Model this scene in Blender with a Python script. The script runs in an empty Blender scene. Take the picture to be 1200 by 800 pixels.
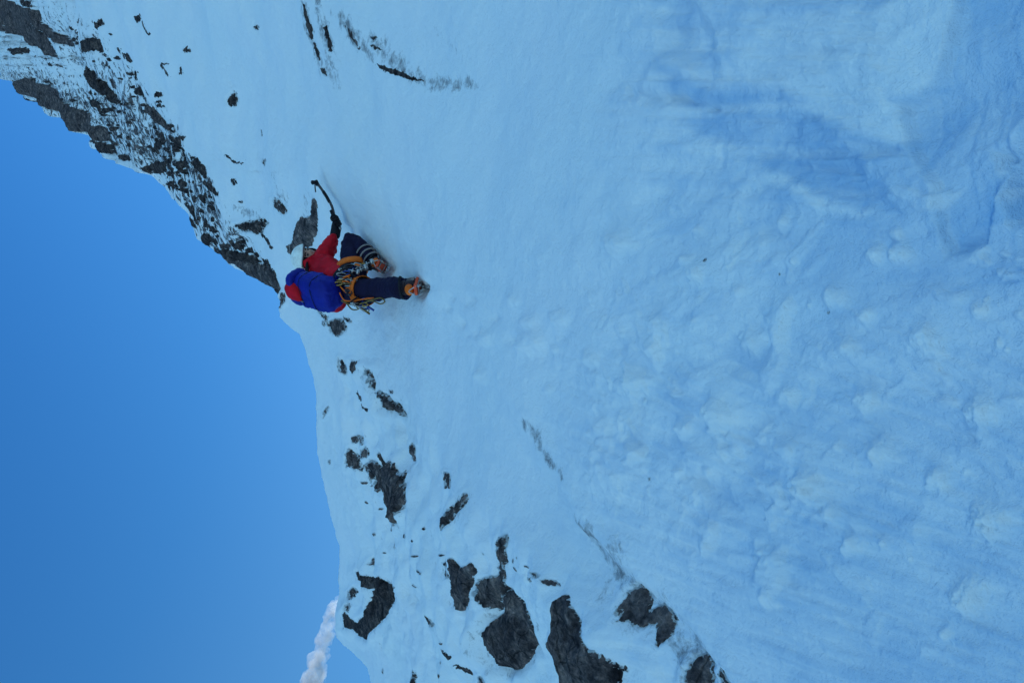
import bpy, bmesh, math, random
import numpy as np
from mathutils import Vector, Matrix

random.seed(7)
RNG = np.random.default_rng(7)
scene = bpy.context.scene
C = scene.collection
rad = math.radians

# ---------------------------------------------------------------- camera frame
PITCH = rad(30.0)
FPX = 857.0                                   # focal length in pixels of a 1200 px wide picture
Fw = np.array([0.0, math.cos(PITCH), math.sin(PITCH)])
Up = np.array([0.0, -math.sin(PITCH), math.cos(PITCH)])
Rt = np.array([1.0, 0.0, 0.0])


def ray(X, Y):
    """direction (unit depth) seen at photo point X, Y; the phone was held on its side"""
    X = np.asarray(X, float)[..., None]
    Y = np.asarray(Y, float)[..., None]
    return Fw + Rt * ((400.0 - Y) / FPX) + Up * ((600.0 - X) / FPX)


def at(X, Y, z):
    p = ray(X, Y) * z
    return Vector(p.tolist())


# ---------------------------------------------------------------- noise
def _hash(ix, iy, iz, seed):
    h = (ix.astype(np.int64) * 374761393 + iy.astype(np.int64) * 668265263 + iz.astype(np.int64) * 2147483647 + seed * 144269504) & 0xFFFFFFFF
    h = (h ^ (h >> 13)) * 1274126177 & 0xFFFFFFFF
    h = h ^ (h >> 16)
    return (h & 0xFFFFFF) / float(0xFFFFFF)


def vnoise(p, seed=0):
    i = np.floor(p).astype(np.int64)
    f = p - i
    f = f * f * f * (f * (f * 6 - 15) + 10)
    r = 0.0
    for dx in (0, 1):
        wx = f[..., 0] if dx else 1 - f[..., 0]
        for dy in (0, 1):
            wy = f[..., 1] if dy else 1 - f[..., 1]
            for dz in (0, 1):
                wz = f[..., 2] if dz else 1 - f[..., 2]
                r = r + wx * wy * wz * _hash(i[..., 0] + dx, i[..., 1] + dy, i[..., 2] + dz, seed)
    return r * 2 - 1


def fbm(p, octaves=4, seed=0, gain=0.5):
    s, a, t = 0.0, 1.0, 0.0
    q = p
    for k in range(octaves):
        s = s + a * vnoise(q, seed + k)
        t += a
        a *= gain
        q = q * 2.03 + 17.3
    return s / t


def cells(p, seed=0):
    """distance to the nearest jittered cell point"""
    i = np.floor(p).astype(np.int64)
    best = np.full(p.shape[:-1], 9.0)
    for dx in (-1, 0, 1):
        for dy in (-1, 0, 1):
            for dz in (-1, 0, 1):
                cx, cy, cz = i[..., 0] + dx, i[..., 1] + dy, i[..., 2] + dz
                ox = cx + _hash(cx, cy, cz, seed)
                oy = cy + _hash(cx, cy, cz, seed + 11)
                oz = cz + _hash(cx, cy, cz, seed + 23)
                d = (p[..., 0] - ox) ** 2 + (p[..., 1] - oy) ** 2 + (p[..., 2] - oz) ** 2
                best = np.minimum(best, d)
    return np.sqrt(best)


def sstep(a, b, x):
    t = np.clip((x - a) / (b - a), 0, 1)
    return t * t * (3 - 2 * t)


def sdist(poly, X, Y):
    """signed distance, positive inside"""
    poly = np.asarray(poly, float)
    d = np.full(X.shape, 1e9)
    inside = np.zeros(X.shape, bool)
    n = len(poly)
    for k in range(n):
        a, b = poly[k], poly[(k + 1) % n]
        e = b - a
        L = max(e @ e, 1e-9)
        wx, wy = X - a[0], Y - a[1]
        t = np.clip((wx * e[0] + wy * e[1]) / L, 0, 1)
        d = np.minimum(d, (wx - t * e[0]) ** 2 + (wy - t * e[1]) ** 2)
        c = ((a[1] > Y) != (b[1] > Y)) & (X < (b[0] - a[0]) * (Y - a[1]) / ((b[1] - a[1]) if abs(b[1] - a[1]) > 1e-9 else 1e-9) + a[0])
        inside ^= c
    d = np.sqrt(d)
    return np.where(inside, d, -d)


def ldist(line, X, Y):
    line = np.asarray(line, float)
    d = np.full(X.shape, 1e9)
    for k in range(len(line) - 1):
        a, b = line[k], line[k + 1]
        e = b - a
        wx, wy = X - a[0], Y - a[1]
        t = np.clip((wx * e[0] + wy * e[1]) / (e @ e), 0, 1)
        d = np.minimum(d, np.hypot(wx - t * e[0], wy - t * e[1]))
    return d


# ---------------------------------------------------------------- materials
def nodes_of(name):
    m = bpy.data.materials.new(name)
    m.use_nodes = True
    nt = m.node_tree
    b = nt.nodes['Principled BSDF']
    return m, nt, b


def N(nt, kind, **kw):
    n = nt.nodes.new(kind)
    for k, v in kw.items():
        if k in n.inputs:
            n.inputs[k].default_value = v
        else:
            setattr(n, k, v)
    return n


def noise_node(nt, vec, scale, detail=4, rough=0.55, dist=0.0):
    n = N(nt, 'ShaderNodeTexNoise')
    n.inputs['Scale'].default_value = scale
    n.inputs['Detail'].default_value = detail
    n.inputs['Roughness'].default_value = rough
    n.inputs['Distortion'].default_value = dist
    nt.links.new(vec, n.inputs['Vector'])
    return n


def ramp(nt, fac, stops):
    r = N(nt, 'ShaderNodeValToRGB')
    while len(r.color_ramp.elements) < len(stops):
        r.color_ramp.elements.new(0.5)
    for e, (p, c) in zip(r.color_ramp.elements, stops):
        e.position = p
        e.color = (*c, 1) if len(c) == 3 else c
    nt.links.new(fac, r.inputs[0])
    return r


def mixc(nt, fac, a, b, mode='MIX'):
    m = N(nt, 'ShaderNodeMix', data_type='RGBA', blend_type=mode)
    for s, v in ((m.inputs[0], fac), (m.inputs[6], a), (m.inputs[7], b)):
        if hasattr(v, 'links'):
            nt.links.new(v, s)
        elif isinstance(v, (int, float)):
            s.default_value = v
        else:
            s.default_value = (*v, 1)
    return m.outputs[2]


def bump(nt, height, strength, dist, prev=None):
    b = N(nt, 'ShaderNodeBump')
    b.inputs['Strength'].default_value = strength
    b.inputs['Distance'].default_value = dist
    nt.links.new(height, b.inputs['Height'])
    if prev:
        nt.links.new(prev, b.inputs['Normal'])
    return b.outputs[0]


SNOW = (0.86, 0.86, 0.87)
ICE_AND_SHADE = (0.38, 0.55, 0.75)  # bare ice, and the tone used for shade painted onto the snow


def rock_colour(nt, vec, dark=1.0):
    n1 = noise_node(nt, vec, 5.0, 8, 0.65)
    n2 = noise_node(nt, vec, 45.0, 6, 0.7)
    c = ramp(nt, n1.outputs[0], [(0.3, (0.040 * dark, 0.031 * dark, 0.034 * dark)), (0.5, (0.135 * dark, 0.102 * dark, 0.100 * dark)),
                                 (0.72, (0.29 * dark, 0.22 * dark, 0.20 * dark))]).outputs[0]
    s = ramp(nt, n2.outputs[0], [(0.35, (0.5, 0.5, 0.5)), (0.6, (1.0, 1.0, 1.0)), (0.75, (1.7, 1.65, 1.6))]).outputs[0]
    n3 = noise_node(nt, vec, 14.0, 5, 0.6, 0.8)
    s3 = ramp(nt, n3.outputs[0], [(0.38, (0.5, 0.5, 0.52)), (0.52, (1.0, 1.0, 1.0)), (0.68, (1.9, 1.75, 1.6))]).outputs[0]
    c = mixc(nt, 1.0, c, s3, 'MULTIPLY')
    return mixc(nt, 1.0, c, s, 'MULTIPLY'), n1, n2


def make_snow_material():
    m, nt, b = nodes_of('mountain_snow')
    geo = N(nt, 'ShaderNodeNewGeometry')
    vec = geo.outputs['Position']
    at_ = lambda nm: N(nt, 'ShaderNodeAttribute', attribute_name=nm).outputs['Fac']
    big = noise_node(nt, vec, 0.9, 5, 0.55)
    c = mixc(nt, ramp(nt, big.outputs[0], [(0.35, (0, 0, 0)), (0.7, (1, 1, 1))]).outputs[0], SNOW, (0.90, 0.87, 0.88))
    c = mixc(nt, at_('ice'), c, ICE_AND_SHADE)
    # thin snow over rock: greyed, streaky
    mp = N(nt, 'ShaderNodeMapping')
    nt.links.new(vec, mp.inputs['Vector'])
    mp.inputs['Scale'].default_value = (1.0, 1.0, 1.0)
    tn = noise_node(nt, mp.outputs[0], 9.0, 9, 0.78, 0.3)
    thr = N(nt, 'ShaderNodeMath', operation='MULTIPLY_ADD')
    nt.links.new(at_('thin'), thr.inputs[0])
    thr.inputs[1].default_value = 0.36
    nt.links.new(tn.outputs[0], thr.inputs[2])
    thin = N(nt, 'ShaderNodeMapRange')
    thin.inputs['From Min'].default_value = 0.70
    thin.inputs['From Max'].default_value = 0.86
    thin.inputs['To Max'].default_value = 0.85
    nt.links.new(thr.outputs[0], thin.inputs['Value'])
    c = mixc(nt, thin.outputs[0], c, (0.17, 0.155, 0.16))
    # bare rock showing through on the ridge
    rc, r1, r2 = rock_colour(nt, vec, 0.8)
    mp2 = N(nt, 'ShaderNodeMapping')
    nt.links.new(vec, mp2.inputs['Vector'])
    mp2.inputs['Rotation'].default_value = (0.5, 0.9, 0.3)
    mp2.inputs['Scale'].default_value = (1.0, 2.6, 1.3)
    rn = noise_node(nt, mp2.outputs[0], 4.6, 10, 0.75, 0.5)
    sub = N(nt, 'ShaderNodeMath', operation='ADD')
    nt.links.new(rn.outputs[0], sub.inputs[0])
    nt.links.new(at_('rock'), sub.inputs[1])
    mask = ramp(nt, sub.outputs[0], [(0.99, (0, 0, 0)), (1.0, (1, 1, 1))])
    th = N(nt, 'ShaderNodeMapRange')
    th.inputs['From Min'].default_value = 1.0
    th.inputs['From Max'].default_value = 1.03
    nt.links.new(sub.outputs[0], th.inputs['Value'])
    nt.nodes.remove(mask)
    c = mixc(nt, th.outputs[0], c, rc)
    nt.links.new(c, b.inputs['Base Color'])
    b.inputs['Roughness'].default_value = 0.62
    b.inputs['Specular IOR Level'].default_value = 0.25
    f1 = noise_node(nt, vec, 14.0, 6, 0.65)
    f2 = noise_node(nt, vec, 62.0, 5, 0.65)
    f3 = noise_node(nt, vec, 230.0, 2, 0.5)
    n = bump(nt, f1.outputs[0], 0.55, 0.04)
    n = bump(nt, f2.outputs[0], 0.5, 0.008, n)
    n = bump(nt, f3.outputs[0], 0.5, 0.003, n)
    inv = N(nt, 'ShaderNodeMath', operation='SUBTRACT')
    inv.inputs[0].default_value = 1
    nt.links.new(th.outputs[0], inv.inputs[1])
    n = bump(nt, inv.outputs[0], 0.6, 0.15, n)
    nt.links.new(n, b.inputs['Normal'])
    return m


def make_rock_material(name, dark, snowy):
    m, nt, b = nodes_of(name)
    geo = N(nt, 'ShaderNodeNewGeometry')
    vec = geo.outputs['Position']
    rc, n1, n2 = rock_colour(nt, vec, dark)
    vo = N(nt, 'ShaderNodeTexVoronoi', feature='DISTANCE_TO_EDGE')
    wv = noise_node(nt, vec, 4.0, 3)
    wm = mixc(nt, 0.12, vec, wv.outputs['Color'])
    nt.links.new(wm, vo.inputs['Vector'])
    vo.inputs['Scale'].default_value = 5.5
    cr = ramp(nt, vo.outputs[0], [(0.0, (0.3, 0.3, 0.3)), (0.035, (1, 1, 1))])
    c = mixc(nt, 0.8, rc, cr.outputs[0], 'MULTIPLY')
    # rime and snow caught on upward facets
    sn = N(nt, 'ShaderNodeSeparateXYZ')
    nt.links.new(geo.outputs['Normal'], sn.inputs[0])
    a = N(nt, 'ShaderNodeMath', operation='MULTIPLY_ADD')
    nt.links.new(sn.outputs[2], a.inputs[0])
    a.inputs[1].default_value = 0.35
    sno = noise_node(nt, vec, 30.0, 8, 0.75)
    ed = N(nt, 'ShaderNodeAttribute', attribute_name='edge')
    dust = N(nt, 'ShaderNodeMapRange')
    dust.inputs['From Min'].default_value = 0.0
    dust.inputs['From Max'].default_value = 1.0
    dust.inputs['To Min'].default_value = 0.5
    dust.inputs['To Max'].default_value = 0.0
    nt.links.new(ed.outputs['Fac'], dust.inputs['Value'])
    su = N(nt, 'ShaderNodeMath', operation='ADD')
    nt.links.new(sno.outputs[0], su.inputs[0])
    nt.links.new(dust.outputs[0], su.inputs[1])
    nt.links.new(su.outputs[0], a.inputs[2])
    mr = N(nt, 'ShaderNodeMapRange')
    mr.inputs['From Min'].default_value = snowy
    mr.inputs['From Max'].default_value = snowy + 0.08
    nt.links.new(a.outputs[0], mr.inputs['Value'])
    c = mixc(nt, mr.outputs[0], c, SNOW)
    nt.links.new(c, b.inputs['Base Color'])
    b.inputs['Roughness'].default_value = 0.85
    b.inputs['Specular IOR Level'].default_value = 0.08
    n = bump(nt, n1.outputs[0], 1.0, 0.30)
    n = bump(nt, cr.outputs[0], 0.7, 0.04, n)
    n = bump(nt, n2.outputs[0], 0.9, 0.02, n)
    nt.links.new(n, b.inputs['Normal'])
    return m


MAT_SNOW = make_snow_material()
MAT_ROCK = make_rock_material('granite', 1.55, 0.91)
MAT_ROCK_DARK = make_rock_material('dark_granite', 0.9, 0.93)
MAT_ROCK_PALE = make_rock_material('pale_granite', 1.9, 0.90)

# ---------------------------------------------------------------- terrain
SKY = np.array([(-430, -260), (-300, -150), (-120, 0), (-30, 60), (0, 79), (13, 94), (26, 109), (57, 131), (87, 153), (109, 175), (144, 192),
                (168, 203), (192, 232), (214, 249), (232, 280), (249, 289), (267, 306), (280, 324), (300, 334), (324, 343), (329, 352),
                (327, 372), (340, 384), (351, 392), (358, 410), (365, 438), (370, 465), (372, 487), (372, 529), (378, 564), (386, 606),
                (397, 640), (398, 690), (395, 706), (394, 720), (395, 746), (404, 756), (418, 770), (428, 782), (433, 800),
                (450, 850), (475, 920), (520, 1060)], float)
CREASE = [(300, 330), (345, 372), (400, 395), (450, 440), (500, 480), (560, 560), (620, 610), (680, 650), (740, 700), (800, 745), (860, 800), (980, 920), (1100, 1040)]


def smax(a, b, k):
    h = np.clip(0.5 + 0.5 * (a - b) / k, 0, 1)
    return b * (1 - h) + a * h + k * h * (1 - h)


def crease_side(X, Y):
    """distance left of the crease, in photo pixels, positive on the rocky rib"""
    cr = np.array(CREASE, float)
    Xc = np.interp(Y, cr[:, 1], cr[:, 0])
    return (Xc - X) * 0.72


def inv_depth(X, Y):
    qm = 0.000677 * (X - 254)
    s = X * 0.787 + (Y - 85) * 0.617
    d = X * 0.617 - (Y - 85) * 0.787
    qr = 0.025 + 0.0001816 * s + 0.000275 * d
    qr = np.maximum(qr, 0.016)
    q = smax(qm, qr, 0.05)
    cs = crease_side(X, Y) * sstep(330, 400, Y)
    rec = 40 * np.logaddexp(0, cs / 40 - 0.5) * 0.00012
    q = q - rec
    q = q + 0.008 * np.exp(-((X - 365) ** 2 + (Y - 213) ** 2) / (2 * 45.0 ** 2))
    return np.maximum(q, 0.014)


YS = np.arange(-260, 1061, 1.6)
NR = 760
tt = np.linspace(0, 1, NR)
tt = 0.75 * tt + 0.25 * tt ** 1.8
Xend = 1480.0
Xs = np.interp(YS, SKY[:, 1], SKY[:, 0])
# ragged skyline along the rocky ridge, softer along the snow crest
jag = np.interp(YS, [-260, 330, 345, 360, 1060], [1, 1, 0.6, 0.15, 0.15])
yy = np.stack([YS / 9.0, YS * 0, YS * 0], -1)
yy2 = np.stack([YS / 22.0, YS * 0 + 3, YS * 0], -1)
Xs = Xs + jag * (2.2 * vnoise(yy, 3) + 3.5 * vnoise(yy2, 5) + 1.2 * vnoise(yy * 3, 8))
GX = Xs[None, :] + tt[:, None] * (Xend - Xs[None, :])
GY = np.broadcast_to(YS[None, :], GX.shape).copy()
P0 = ray(GX, GY) / inv_depth(GX, GY)[..., None]


def grid_normals(P):
    du = np.gradient(P, axis=0)
    dv = np.gradient(P, axis=1)
    n = np.cross(du, dv)
    n /= np.linalg.norm(n, axis=-1, keepdims=True) + 1e-12
    return n


Nrm = grid_normals(P0)
if Nrm[NR // 2, 300] @ ray(600, 400) > 0:
    Nrm = -Nrm
Z0 = 1 / inv_depth(GX, GY)

RIDGE = [(-400, -300), (-120, 10), (20, -40), (75, 0), (120, 30), (160, 75), (190, 110), (225, 165), (262, 215), (275, 255), (300, 290), (325, 325), (335, 352), (230, 300), (0, 110), (-430, -200)]
ridge = sstep(-8, 8, sdist(RIDGE, GX, GY))
# share of bare rock across the ridge: bands of scree and of smooth snow
BANDS = [([(0, 88), (40, 80), (110, 120), (160, 175), (120, 175), (50, 118)], 0.12), ([(100, 60), (150, 80), (200, 140), (160, 130), (110, 95)], 0.07), ([(235, 215), (275, 255), (300, 300), (315, 325), (280, 300), (250, 265)], 0.10), ([(0, 82), (70, 95), (120, 150), (60, 125)], 0.13), ([(60, 20), (110, 50), (150, 100), (110, 90), (70, 60)], 0.06),
         ([(100, 105), (160, 110), (215, 160), (200, 210), (160, 190), (120, 150)], 0.13),
         ([(190, 150), (245, 195), (275, 260), (260, 295), (215, 240), (180, 205)], 0.12)]
rockd = np.zeros_like(GX)
for poly, a in BANDS:
    rockd = np.maximum(rockd, a * sstep(-14, 12, sdist(poly, GX, GY)))
rock_attr = 0.26 + ridge * 0.16 + rockd * 0.75
rock_attr = np.where(ridge + rockd * 5 < 0.15, 0.0, rock_attr)
rock_attr = rock_attr * np.clip((ridge + rockd * 5) * 1.5, 0, 1)

D = np.zeros_like(GX)
# broad wind-shaped undulation
D += 0.16 * fbm(P0 * 0.42, 3, 21) * np.clip(Z0 / 6, 0.35, 3)
D += 0.035 * fbm(P0 * 1.6, 3, 31) * sstep(0, 60, GX - Xs[None, :])
# rib with rocks: hummocky
cside = crease_side(GX, GY) * sstep(330, 400, GY)
rib = sstep(-10, 60, cside)
D += rib * (0.26 * fbm(P0 * 1.1, 4, 41) + 0.07 * fbm(P0 * 3.2, 3, 43) + 0.015 * fbm(P0 * 9, 3, 44))
# soft spur edge running down between the gully and the rib
SPUR = np.array([(560, 400), (600, 470), (640, 550), (690, 618), (745, 668), (800, 722), (860, 790), (960, 900), (1080, 1040)], float)
spx = np.interp(GY + 6 * fbm(P0 * 2.5, 3, 45), SPUR[:, 1], SPUR[:, 0]) - GX
sa = sstep(430, 560, GY)
D += sa * Z0 / FPX * (5.0 * np.exp(-((spx + 6) / 13.0) ** 2) - 9.0 * sstep(0, 26, spx) * sstep(95, 40, spx))
# ridge relief
rel = 0.55 * fbm(P0 * 0.28, 5, 51, 0.55) + 0.22 * np.abs(fbm(P0 * 1.1, 4, 57))
D += ridge * rel * np.clip(Z0 / 22, 0.25, 1.3) * 0.6 * sstep(0, 12, GX - Xs[None, :])
# chunky avalanche debris and plastered snow in the lower gully
deb = sstep(560, 800, GX + 0.25 * (GY - 300)) * sstep(-40, 180, 620 + 0.55 * (GX - 700) - GY + 60) * sstep(90, 330, GY + 0.2 * (GX - 700))
deb = deb * (0.45 + 0.55 * sstep(-0.25, 0.35, fbm(P0 * 1.7, 3, 61)))
FALL = np.array([1.0, 0.5, 0.5])
DG0 = P0 * FALL + P0[..., 0:1] * 0.3
wp = P0 * FALL * 1.05 + 0.12 * np.stack([fbm(P0 * 4, 2, 63), fbm(P0 * 4, 2, 64), fbm(P0 * 4, 2, 65)], -1)
lump = np.clip(0.62 - cells(wp * 6.0, 71), 0, 1) ** 1.0
lump2 = np.clip(0.60 - cells(wp * 14.0, 75), 0, 1)
gate = sstep(-0.05, 0.35, fbm(P0 * 3.1, 2, 77))
chunk = sstep(0.18, 0.55, fbm(wp * 4.2, 3, 71)) * (1 + 0.5 * fbm(wp * 15, 3, 72))
crumb = sstep(0.22, 0.5, fbm(wp * 13, 3, 75))
D += deb * (0.055 * chunk * gate + 0.012 * crumb + 0.014 * lump2 * gate + 0.060 * fbm(DG0 * 4.0, 5, 81, 0.5))
fresh = deb * np.clip(0.8 * chunk * gate + 0.5 * crumb, 0, 1)
CL = [(565, 395, 9), (617, 402, 13), (742, 448, 14), (707, 500, 10), (853, 485, 17), (805, 503, 11), (1020, 470, 14), (955, 572, 17), (1035, 530, 15), (912, 262, 9),
      (1150, 480, 16), (1160, 610, 20), (985, 350, 12), (880, 400, 13), (770, 380, 12), (930, 465, 11), (690, 420, 9), (650, 372, 9), (722, 285, 14), (1090, 400, 16),
      (840, 620, 12), (1100, 560, 13), (1000, 640, 12), (905, 700, 10), (560, 440, 7), (598, 352, 6), (1130, 700, 18), (1060, 300, 12), (820, 320, 10), (1030, 300, 12)]
rr_ = np.random.default_rng(3)
for k in range(38):
    x = rr_.uniform(560, 1200)
    y = rr_.uniform(260, 760) - 0.0
    if y > 330 + 0.75 * (x - 400):
        continue
    CL.append((x, y, 3 + 8 * rr_.random() ** 2.2))
for x, y, w_ in CL:
    sel = (np.abs(GX - x) < 4 * w_) & (np.abs(GY - y) < 4 * w_)
    if not sel.any():
        continue
    Pl = P0[sel]
    zl = Z0[sel]
    dx = (GX[sel] - x) / w_ + 0.5 * fbm(Pl / zl[:, None] * 55, 3, 161)
    dy = (GY[sel] - y) / w_ + 0.5 * fbm(Pl / zl[:, None] * 55, 3, 163)
    e_ = np.exp(-(dx * dx + dy * dy) ** 1.4)
    D[sel] += e_ * w_ * zl / FPX * 1.0 * (1 + 0.35 * fbm(Pl / zl[:, None] * 120, 3, 165))
    fresh[sel] = np.maximum(fresh[sel], e_ * 0.9)
# kicked steps and scuffed snow round the boots and below the knee
for x, y, w_, a_ in ((493, 339, 9, -0.10), (447, 317, 9, -0.09), (552, 352, 6, -0.04), (560, 392, 6, -0.035), (578, 372, 6, -0.04), (596, 398, 6, -0.035), (545, 392, 4, -0.02), (432, 292, 6, -0.03), (503, 345, 9, 0.03), (500, 327, 6, 0.025), (455, 327, 6, 0.03), (408, 272, 8, -0.04), (520, 360, 6, -0.04), (535, 378, 6, -0.035), (528, 348, 5, -0.03)):
    D += a_ * np.exp(-(((GX - x) / w_) ** 2 + ((GY - y) / w_) ** 2)) * (1 + 0.6 * fbm(P0 * 14, 3, 167))
# the wind has smoothed the crest line
D *= 1 - (1 - sstep(0, 70, GX - Xs[None, :])) * sstep(335, 365, GY) * 0.85
# fine roughness everywhere near
D += 0.006 * fbm(P0 * FALL * 10, 4, 91) * np.clip(Z0 / 3, 0.5, 1.6)
# ice bulges and scooped faces, lower right wall of the gully
ice = np.zeros_like(GX)
jx = GX + 9 * fbm(P0 * 5, 4, 101) + 3 * fbm(P0 * 26, 3, 107)
jy = GY + 9 * fbm(P0 * 5, 4, 103) + 3 * fbm(P0 * 26, 3, 109)


def scoop(poly, depth, w_in, w_out, ic):
    """a hollow with a crisp lip"""
    global D, ice
    s = sdist(poly, jx, jy)
    k = sstep(-w_out, w_in, s)
    px = [p[0] for p in poly]
    D = D - depth * k
    ice = np.maximum(ice, ic * k)  # ice tint, with the shade of down-turned faces painted in


scoop([(1130, -60), (1122, 15), (1105, 70), (1080, 112), (1056, 125), (1062, 175), (1100, 225), (1112, 300), (1150, 290), (1178, 210), (1205, 140), (1330, 60), (1330, -60)], 0.030, 9, 4, 1.0)
scoop([(760, 60), (835, 95), (915, 102), (985, 150), (1042, 215), (1060, 250), (1005, 243), (955, 228), (892, 205), (850, 180), (790, 150)], 0.024, 22, 5, 0.8)
scoop([(775, -40), (830, 20), (845, 70), (830, 100), (770, 60), (740, -40)], 0.05, 20, 8, 0.3)
scoop([(720, 95), (800, 108), (832, 122), (770, 122), (725, 112)], 0.035, 10, 5, 0.25)
scoop([(1170, 180), (1240, 150), (1240, 260), (1185, 262)], 0.06, 18, 8, 0.3)
scoop([(800, 560), (850, 555), (880, 600), (850, 590)], 0.025, 10, 6, 0.2)
wall = sstep(330, 180, GY) * sstep(620, 820, GX)
D += wall * (0.10 * fbm(P0 * np.array([2.4, 0.9, 0.9]), 4, 111, 0.55) + 0.02 * np.abs(fbm(P0 * 6, 4, 113)))
ice = np.clip(ice + 0.12 * wall + 0.62 * sstep(600, 1120, GX), 0, 1) * (0.75 + 0.25 * fbm(P0 * 2, 3, 115))  # the rise towards the near slope is painted shade, beside real ice
DG = P0 * np.array([1.0, 0.5, 0.5]) + P0[..., 0:1] * 0.35
mot = 0.55 * sstep(-0.05, 0.30, fbm(DG * 3.2, 4, 117)) + 0.45 * sstep(0.0, 0.30, fbm(DG * 10, 4, 119))
ice = np.clip(ice + (mot - 0.35) * (0.36 * deb + 0.22 * wall + 0.08), 0, 1)
str1 = fbm(np.stack([GX / 60, GY / 9, GX * 0], -1), 4, 131)
str2 = fbm(np.stack([GX / 8, GY / 70, GX * 0], -1), 4, 133)
big1 = sstep(1040, 1090, GX) * sstep(330, 260, GY)
D += wall * (1 - big1) * 0.018 * str1 + big1 * 0.003 * str2
ice = np.clip(ice + wall * (1 - big1) * 0.35 * str1 + big1 * 0.25 * str2, 0, 1)
PLATE = [(862, 70), (890, 35), (960, 12), (1040, 10), (1128, -30), (1112, 50), (1088, 100), (1052, 118), (1062, 172), (1030, 165), (985, 140), (925, 96), (880, 108)]
ice = ice - 0.46 * sstep(-6, 8, sdist(PLATE, jx, jy)) - 0.12 * wall * (1 - big1)  # plate turned to the sky: its lighter tone is painted in
for ln, wd, am in (([(790, 128), (880, 124), (960, 130)], 6, 0.4), ([(800, 172), (860, 170), (930, 178)], 7, 0.35), ([(740, 108), (800, 112)], 4, 0.3), ([(888, 212), (920, 214), (960, 236), (1010, 250)], 6, 0.4), ([(905, 40), (935, 80), (915, 100)], 9, 0.3)):
    ice = ice - am * np.exp(-(ldist(ln, jx, jy) / wd) ** 2)  # light ledges painted as pale strips
sl = (GX * 0.93 + GY * 0.37) / 70.0
sc_ = (GY * 0.93 - GX * 0.37) / 8.0
slide = fbm(np.stack([sl, sc_, GX * 0], -1), 4, 141) * sstep(560, 760, GX) * sstep(330, 460, GY)
D += 0.010 * slide * np.clip(Z0 / 2.5, 0.6, 2)
ice = np.clip(ice + 0.30 * slide, 0, 1)
ice = ice * (1 - np.clip(fresh, 0, 1))

# thin snow through which the rock greys
thin = 0.30 * rib * sstep(0, 40, GX - Xs[None, :]) * sstep(-0.1, 0.3, fbm(P0 * 1.3, 3, 119)) * sstep(420, 520, GY)
for line, w, a in [([(382, 0), (388, 30), (396, 78), (402, 100)], 9, 0.75), ([(365, 0), (372, 40), (384, 85)], 7, 0.75),
                   ([(405, 18), (428, 55), (440, 68)], 10, 0.85), ([(440, 45), (470, 78), (500, 96), (545, 100)], 14, 0.75),
                   ([(500, 30), (520, 55), (560, 70)], 12, 0.35), ([(612, 492), (630, 525), (650, 555)], 10, 0.55),
                   ([(612, 495), (632, 530), (655, 560)], 8, 0.8), ([(680, 612), (708, 650), (722, 675)], 15, 0.85), ([(720, 650), (745, 690), (790, 740), (840, 800)], 24, 0.72),
                   ([(725, 690), (760, 735)], 22, 0.6), ([(800, 760), (830, 800)], 24, 0.7), ([(322, 205), (332, 235)], 9, 0.6),
                   ([(280, 245), (300, 255)], 9, 0.7), ([(360, 225), (352, 260)], 10, 0.5), ([(560, 600), (640, 690)], 18, 0.25),
                   ([(340, 470), (400, 560), (440, 620)], 22, 0.22), ([(520, 630), (560, 700)], 20, 0.3), ([(870, 555), (905, 590)], 7, 0.15)]:
    d = ldist(line, GX + 5 * fbm(P0 * 6, 3, 121), GY + 5 * fbm(P0 * 6, 3, 123))
    thin = np.maximum(thin, a * np.exp(-(d / w) ** 2))

def T(ox, oy, k, pts):
    return [(ox + x / k, oy + y / k) for x, y in pts]


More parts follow.
